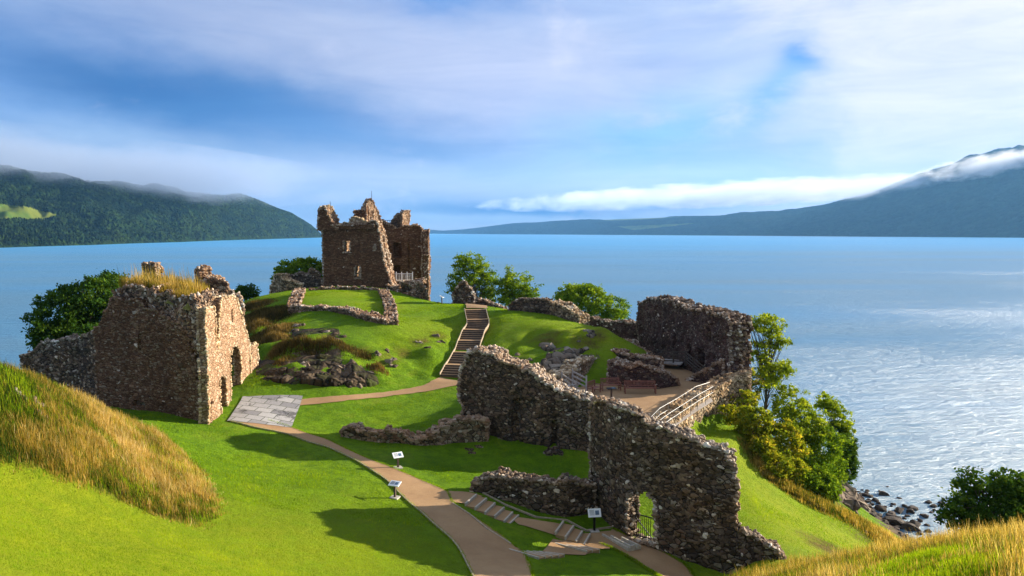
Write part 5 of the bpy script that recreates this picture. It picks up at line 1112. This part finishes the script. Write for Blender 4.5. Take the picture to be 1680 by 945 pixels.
# ------------------------------------------------------------------ iron gate
g0 = np.array(w2(1031,884,-16.45)+(0,)); g1 = np.array(w2(1063,896,-16.55)+(0,)); g0 = g0+np.array([.30,.35,0]); g1 = g1+np.array([.30,.35,0])
e = empty('iron_gate', (g0[0], g0[1], CAMZ-16.45)); tag(e, 'black iron barred gate in the ruined gateway', 'gate'); zg = CAMZ-16.45
mb = MB(); mb.box((g0[0], g0[1], zg+.75), (.16,.16,1.7)); mb.build('post', M['dark_timber'], e)
mb = MB()
for zq in (.12, 1.28): mb.bar((g0[0],g0[1],zg+zq), (g1[0],g1[1],zg+zq), .05, .05)
mb.bar((g0[0],g0[1],zg+1.25), (g1[0],g1[1],zg+.15), .04, .04); mb.build('frame', M['black_metal'], e)
mb = MB()
for k in range(1, 10): p = g0+(g1-g0)*k/10; mb.bar((p[0],p[1],zg+.1), (p[0],p[1],zg+1.3), .028, .028)
mb.build('bars', M['black_metal'], e)

# ------------------------------------------------------------------ information boards
def board(label, px, py, rz, h=.85, wd_=.75, dp=.5, tilt=.6, base=True, post='dark_timber', name='information_board', z=None, two=False):
    p = G(px, py) if z is None else at(px, py, z); e = empty(name, p, rz); tag(e, label, 'sign'); X_ = Matrix.Rotation(rz, 4, 'Z')
    def put(mb, nm, m, par=e):
        o = mk(nm, mb, m, None); o.parent = par; return o
    mb = MB()
    for q in ((-.22, .22) if two else (0,)): mb.box((q,0,h/2-.1), (.11,.11,h+.2))
    put(mb, 'post', M[post])
    if base: put(MB().box((0,0,.03), (.5,.45,.08)), 'base', M['concrete'])
    mb = MB(); mb.box((0,0,h+.05), (wd_,dp,.05), rx=tilt); pn = put(mb, 'panel', M['board_white'])
    def onp(u, v, su, sv, m, nm): 
        b_ = MB(); c = np.array([u, v*cos(tilt), h+.05+v*sin(tilt)])+np.array([0,-sin(tilt),cos(tilt)])*.031; b_.box(tuple(c), (su,sv,.008), rx=tilt); put(b_, nm, m, pn)
    onp(wd_*.2, 0, wd_*.3, dp*.5, M['board_picture'], 'picture')
    tx = MB()
    for k in range(5):
        v = dp*(.3-.13*k); c = np.array([-wd_*.2, v*cos(tilt), h+.05+v*sin(tilt)])+np.array([0,-sin(tilt),cos(tilt)])*.031; tx.box(tuple(c), (wd_*.38,dp*.04,.008), rx=tilt)
    put(tx, 'text_lines', M['board_ink'], pn)
    return e
board('tilted white information board on the lawn side of the path, nearer the long wall', 653,768, .5, 0.78, .64, .44)
board('tilted white information board at the left edge of the path, nearer the camera', 648,817, -.35, 0.78, .64, .44, tilt=.35)
board('blue and white information board with a picture, standing left of the gateway', 975,872, .15, 1.0, .72, .46, tilt=1.1, post='black_metal')
board('small dark information board on the crest just right of the tower', 725,499, 1.3, .9, .5, .5, tilt=.5, base=False)
board('pale information board at the head of the long stairway', 772,498, .6, 1.0, .9, .6, tilt=.5, base=False, two=True)
e = board('small dark lectern on the terrace behind the top of the long wall', 1003,655, .3, .8, .75, .35, tilt=.15, base=False, z=13.16); 
for ch in e.children:
    if ch.name.startswith('panel'): ch.data.materials[0] = M['black_metal']

# ------------------------------------------------------------------ benches
def bench(label, px, py, rz, L_):
    p = at(px, py, 13.16); e = empty('garden_bench', p, rz); tag(e, label, 'bench', 'garden benches on the terrace')
    def put(mb, nm): o = mk(nm, mb, M['bench_wood'], None); o.parent = e
    mb = MB()
    for k in range(5): mb.box((0,-.22+k*.105,.44), (L_,.085,.03))
    put(mb, 'seat')
    mb = MB(); mb.box((0,.29,.92), (L_,.04,.09), rx=-.12); mb.box((0,.25,.56), (L_,.04,.07), rx=-.12)
    nn_ = int(L_/.11)
    for k in range(nn_): mb.box((-L_/2+(k+.5)*L_/nn_,.27,.74), (.05,.02,.33), rx=-.12)
    put(mb, 'backrest')
    for sx in (-1, 1):
        mb = MB(); mb.box((sx*(L_/2-.04),-.26,.32), (.07,.07,.64)); mb.box((sx*(L_/2-.04),.25,.46), (.07,.07,.92)); mb.box((sx*(L_/2-.04),0,.65), (.08,.6,.04)); mb.box((sx*(L_/2-.04),0,.18), (.05,.45,.05)); put(mb, 'end_frame')
bench('long dark red wooden bench against the reddish terrace wall, right of the other two', 1050,645, -.03, 2.5)
bench('dark red wooden bench in the corner, middle one of the three on the terrace', 1002,640, .18, 1.6)
bench('dark red wooden bench half hidden behind the short timber stair', 974,645, .95, 1.3)

# ------------------------------------------------------------------ timber stair rail, walkway, metal handrail
e = empty('timber_stair', atd(942,640,57.5)); tag(e, 'short grey timber stair with railings going down onto the terrace', 'stairs')
for tops_ in ([(922,611,56.4),(945,626,55.4)], [(939.5,606,57.6),(962,617.5,56.6)]):
    T_ = [np.array(atd(*q)) for q in tops_]; mb = MB()
    for q in T_: mb.box((q[0],q[1],q[2]-.75), (.12,.12,1.6))
    for d in (.15, .5, .85): mb.bar(T_[0]-[0,0,d], T_[1]-[0,0,d], .05, .11)
    mb.build('railing', M['grey_timber'], e)
A0 = (np.array(atd(922,611,56.4))+np.array(atd(939.5,606,57.6)))/2; A1 = (np.array(atd(945,626,55.4))+np.array(atd(962,617.5,56.6)))/2; dd = A1-A0; dd[2] = 0
for k in range(5):
    c = A0+dd*(k+.5)/5; z = 13.95-.16*k; MB().box((c[0],c[1],z), (.35,1.3,.06), rz=atan2(dd[1],dd[0])).build('step', M['grey_timber'], e)
e = empty('timber_walkway', atd(1105,597,68)); tag(e, 'dark timber walkway with railings crossing below the seaward ruin', 'walkway')
WP = [(1071,586,67.0),(1086,576,68.5),(1105,576.5,68),(1125,577,67.5),(1138,588,65),(1155,601,63)]
T_ = [np.array(atd(*q)) for q in WP]; mb = MB()
for q in T_: mb.box((q[0],q[1],q[2]-.62), (.14,.14,1.35))
for d in (.04, .34, .62, .9):
    for a, b in zip(T_[:-1], T_[1:]): mb.bar(a-[0,0,d], b-[0,0,d], .05, .12)
mb.build('railing', M['dark_timber'], e)
WB = [(1060,582,69),(1072,575,70),(1088,574,70.5)]; T2_ = [np.array(atd(*q)) for q in WB]; mb = MB()
for q in T2_: mb.box((q[0],q[1],q[2]-.6), (.13,.13,1.3))
for d in (.04, .4, .8):
    for a, b in zip(T2_[:-1], T2_[1:]): mb.bar(a-[0,0,d], b-[0,0,d], .05, .11)
mb.build('railing', M['dark_timber'], e)
dk = MB(); a = T_[1]; b = T_[3]; c = (a+b)/2; dk.box((c[0],c[1]+.9,c[2]-1.15), (abs(b[0]-a[0])+.3,2.0,.14), rz=atan2(b[1]-a[1], b[0]-a[0])); dk.build('deck', M['grey_timber'], e)
e = empty('metal_handrail', at(1110,665,13.1)); tag(e, 'double galvanised handrail of the ramp along the sea wall', 'handrail')
R1 = [(1060,694),(1067,685),(1082,670),(1112,653),(1142,634),(1164.5,627)]; R2 = [(1076,694),(1098,678),(1120,664),(1145,648),(1170,634)]
for R_l, zt_ in ((R1, 14.15), (R2, 14.35)):
    Q = [np.array(at(*p, zt_)) for p in R_l]; mb = MB()
    for d in (0, .45): MB().tube([q-[0,0,d] for q in Q], .015, 6).build('rail', M['steel'], e)
    for q0, q1 in zip(Q[:-1], Q[1:]):
        for f in (0, .5): q = q0*(1-f)+q1*f; MB().bar(q, q-[0,0,1.05], .03).build('post', M['steel'], e)
Q1 = [np.array(at(*p, 14.15)) for p in R1[1:]]; Q2 = [np.array(at(*p, 14.35)) for p in R2]; mb = MB()
V = [(q[0],q[1],13.2) for q in Q1]+[(q[0],q[1],13.2) for q in Q2]; mb.add(V, [(i,i+1,5+i+1,5+i) for i in range(4)]); mb.build('ramp_deck', M['grey_timber'], e)
# ------------------------------------------------------------------ air and low cloud
def vol_mat(name, dens, col=(.95,.97,1.), aniso=.3, shape=None):
    m = bpy.data.materials.new(name); m.use_nodes = True; t = m.node_tree; t.nodes.clear(); g = NT(t)
    v = g.n('ShaderNodeVolumePrincipled'); o = g.n('ShaderNodeOutputMaterial'); t.links.new(v.outputs[0], o.inputs['Volume'])
    v.inputs['Color'].default_value = tuple(col)+(1,); v.inputs['Anisotropy'].default_value = aniso; v.inputs['Density'].default_value = dens
    if shape: g.put(v.inputs['Density'], shape(g))
    return m
mb = MB(); mb.box((1000,5200,430), (14000,11000,880))
hz = mb.build('haze', vol_mat('haze_air', HAZE, (.24,.58,1.0), .2)); tag(hz, kind='stuff')

def cloud(name, label, P0, P1, rad, height, dens, sc, seed, col=(.97,.98,1.)):
    """a long bank of low cloud: closed ellipsoid body, ragged by noise in its own density"""
    P0 = np.array(P0, float); P1 = np.array(P1, float); c = (P0+P1)/2; d = P1-P0; L = np.linalg.norm(d)/2
    def shape(g):
        o_ = g.obj(); ln = g.n('ShaderNodeVectorMath', operation='LENGTH'); g.put(ln.inputs[0], o_)
        nz = g.noise(g.scalev(o_, (L/rad, 1, height/rad*2.2), (0,0,0), (seed, 0, 0)), sc, 6, .62, .3)
        q = g.m('ADD', ln.outputs['Value'], g.m('MULTIPLY', g.m('SUBTRACT', nz, .5), 2.2))
        return g.m('MULTIPLY', g.rng(q, .98, .30, 0, 1.2, True), dens)
    b = MB(); b.add(IV*1.0, IF); o = b.build(name, vol_mat(name, dens, col, .2, shape)); o.location = c; o.scale = (L, rad, height)
    o.rotation_euler = (0, -math.asin(d[2]/(2*L)), atan2(d[1], d[0])); tag(o, kind='stuff', label=label, cat='low cloud'); return o
cloud('low_cloud', 'grey low cloud lying on the top of the wooded hill at the left', (-3000,1100,285), (-500,3200,172), 950, 105, .0030, 2.0, 3, (.50,.60,.77))
cloud('low_cloud', 'long white bank of cloud lying on the ridge across the loch', (-500,7000,262), (4000,5000,410), 600, 115, .0032, 2.4, 8, (.88,.93,1.))
cloud('low_cloud', 'torn white wisps drifting across the flank of the high hill at the right', (2650,5000,400), (4400,4500,600), 300, 110, .010, 2.2, 14)
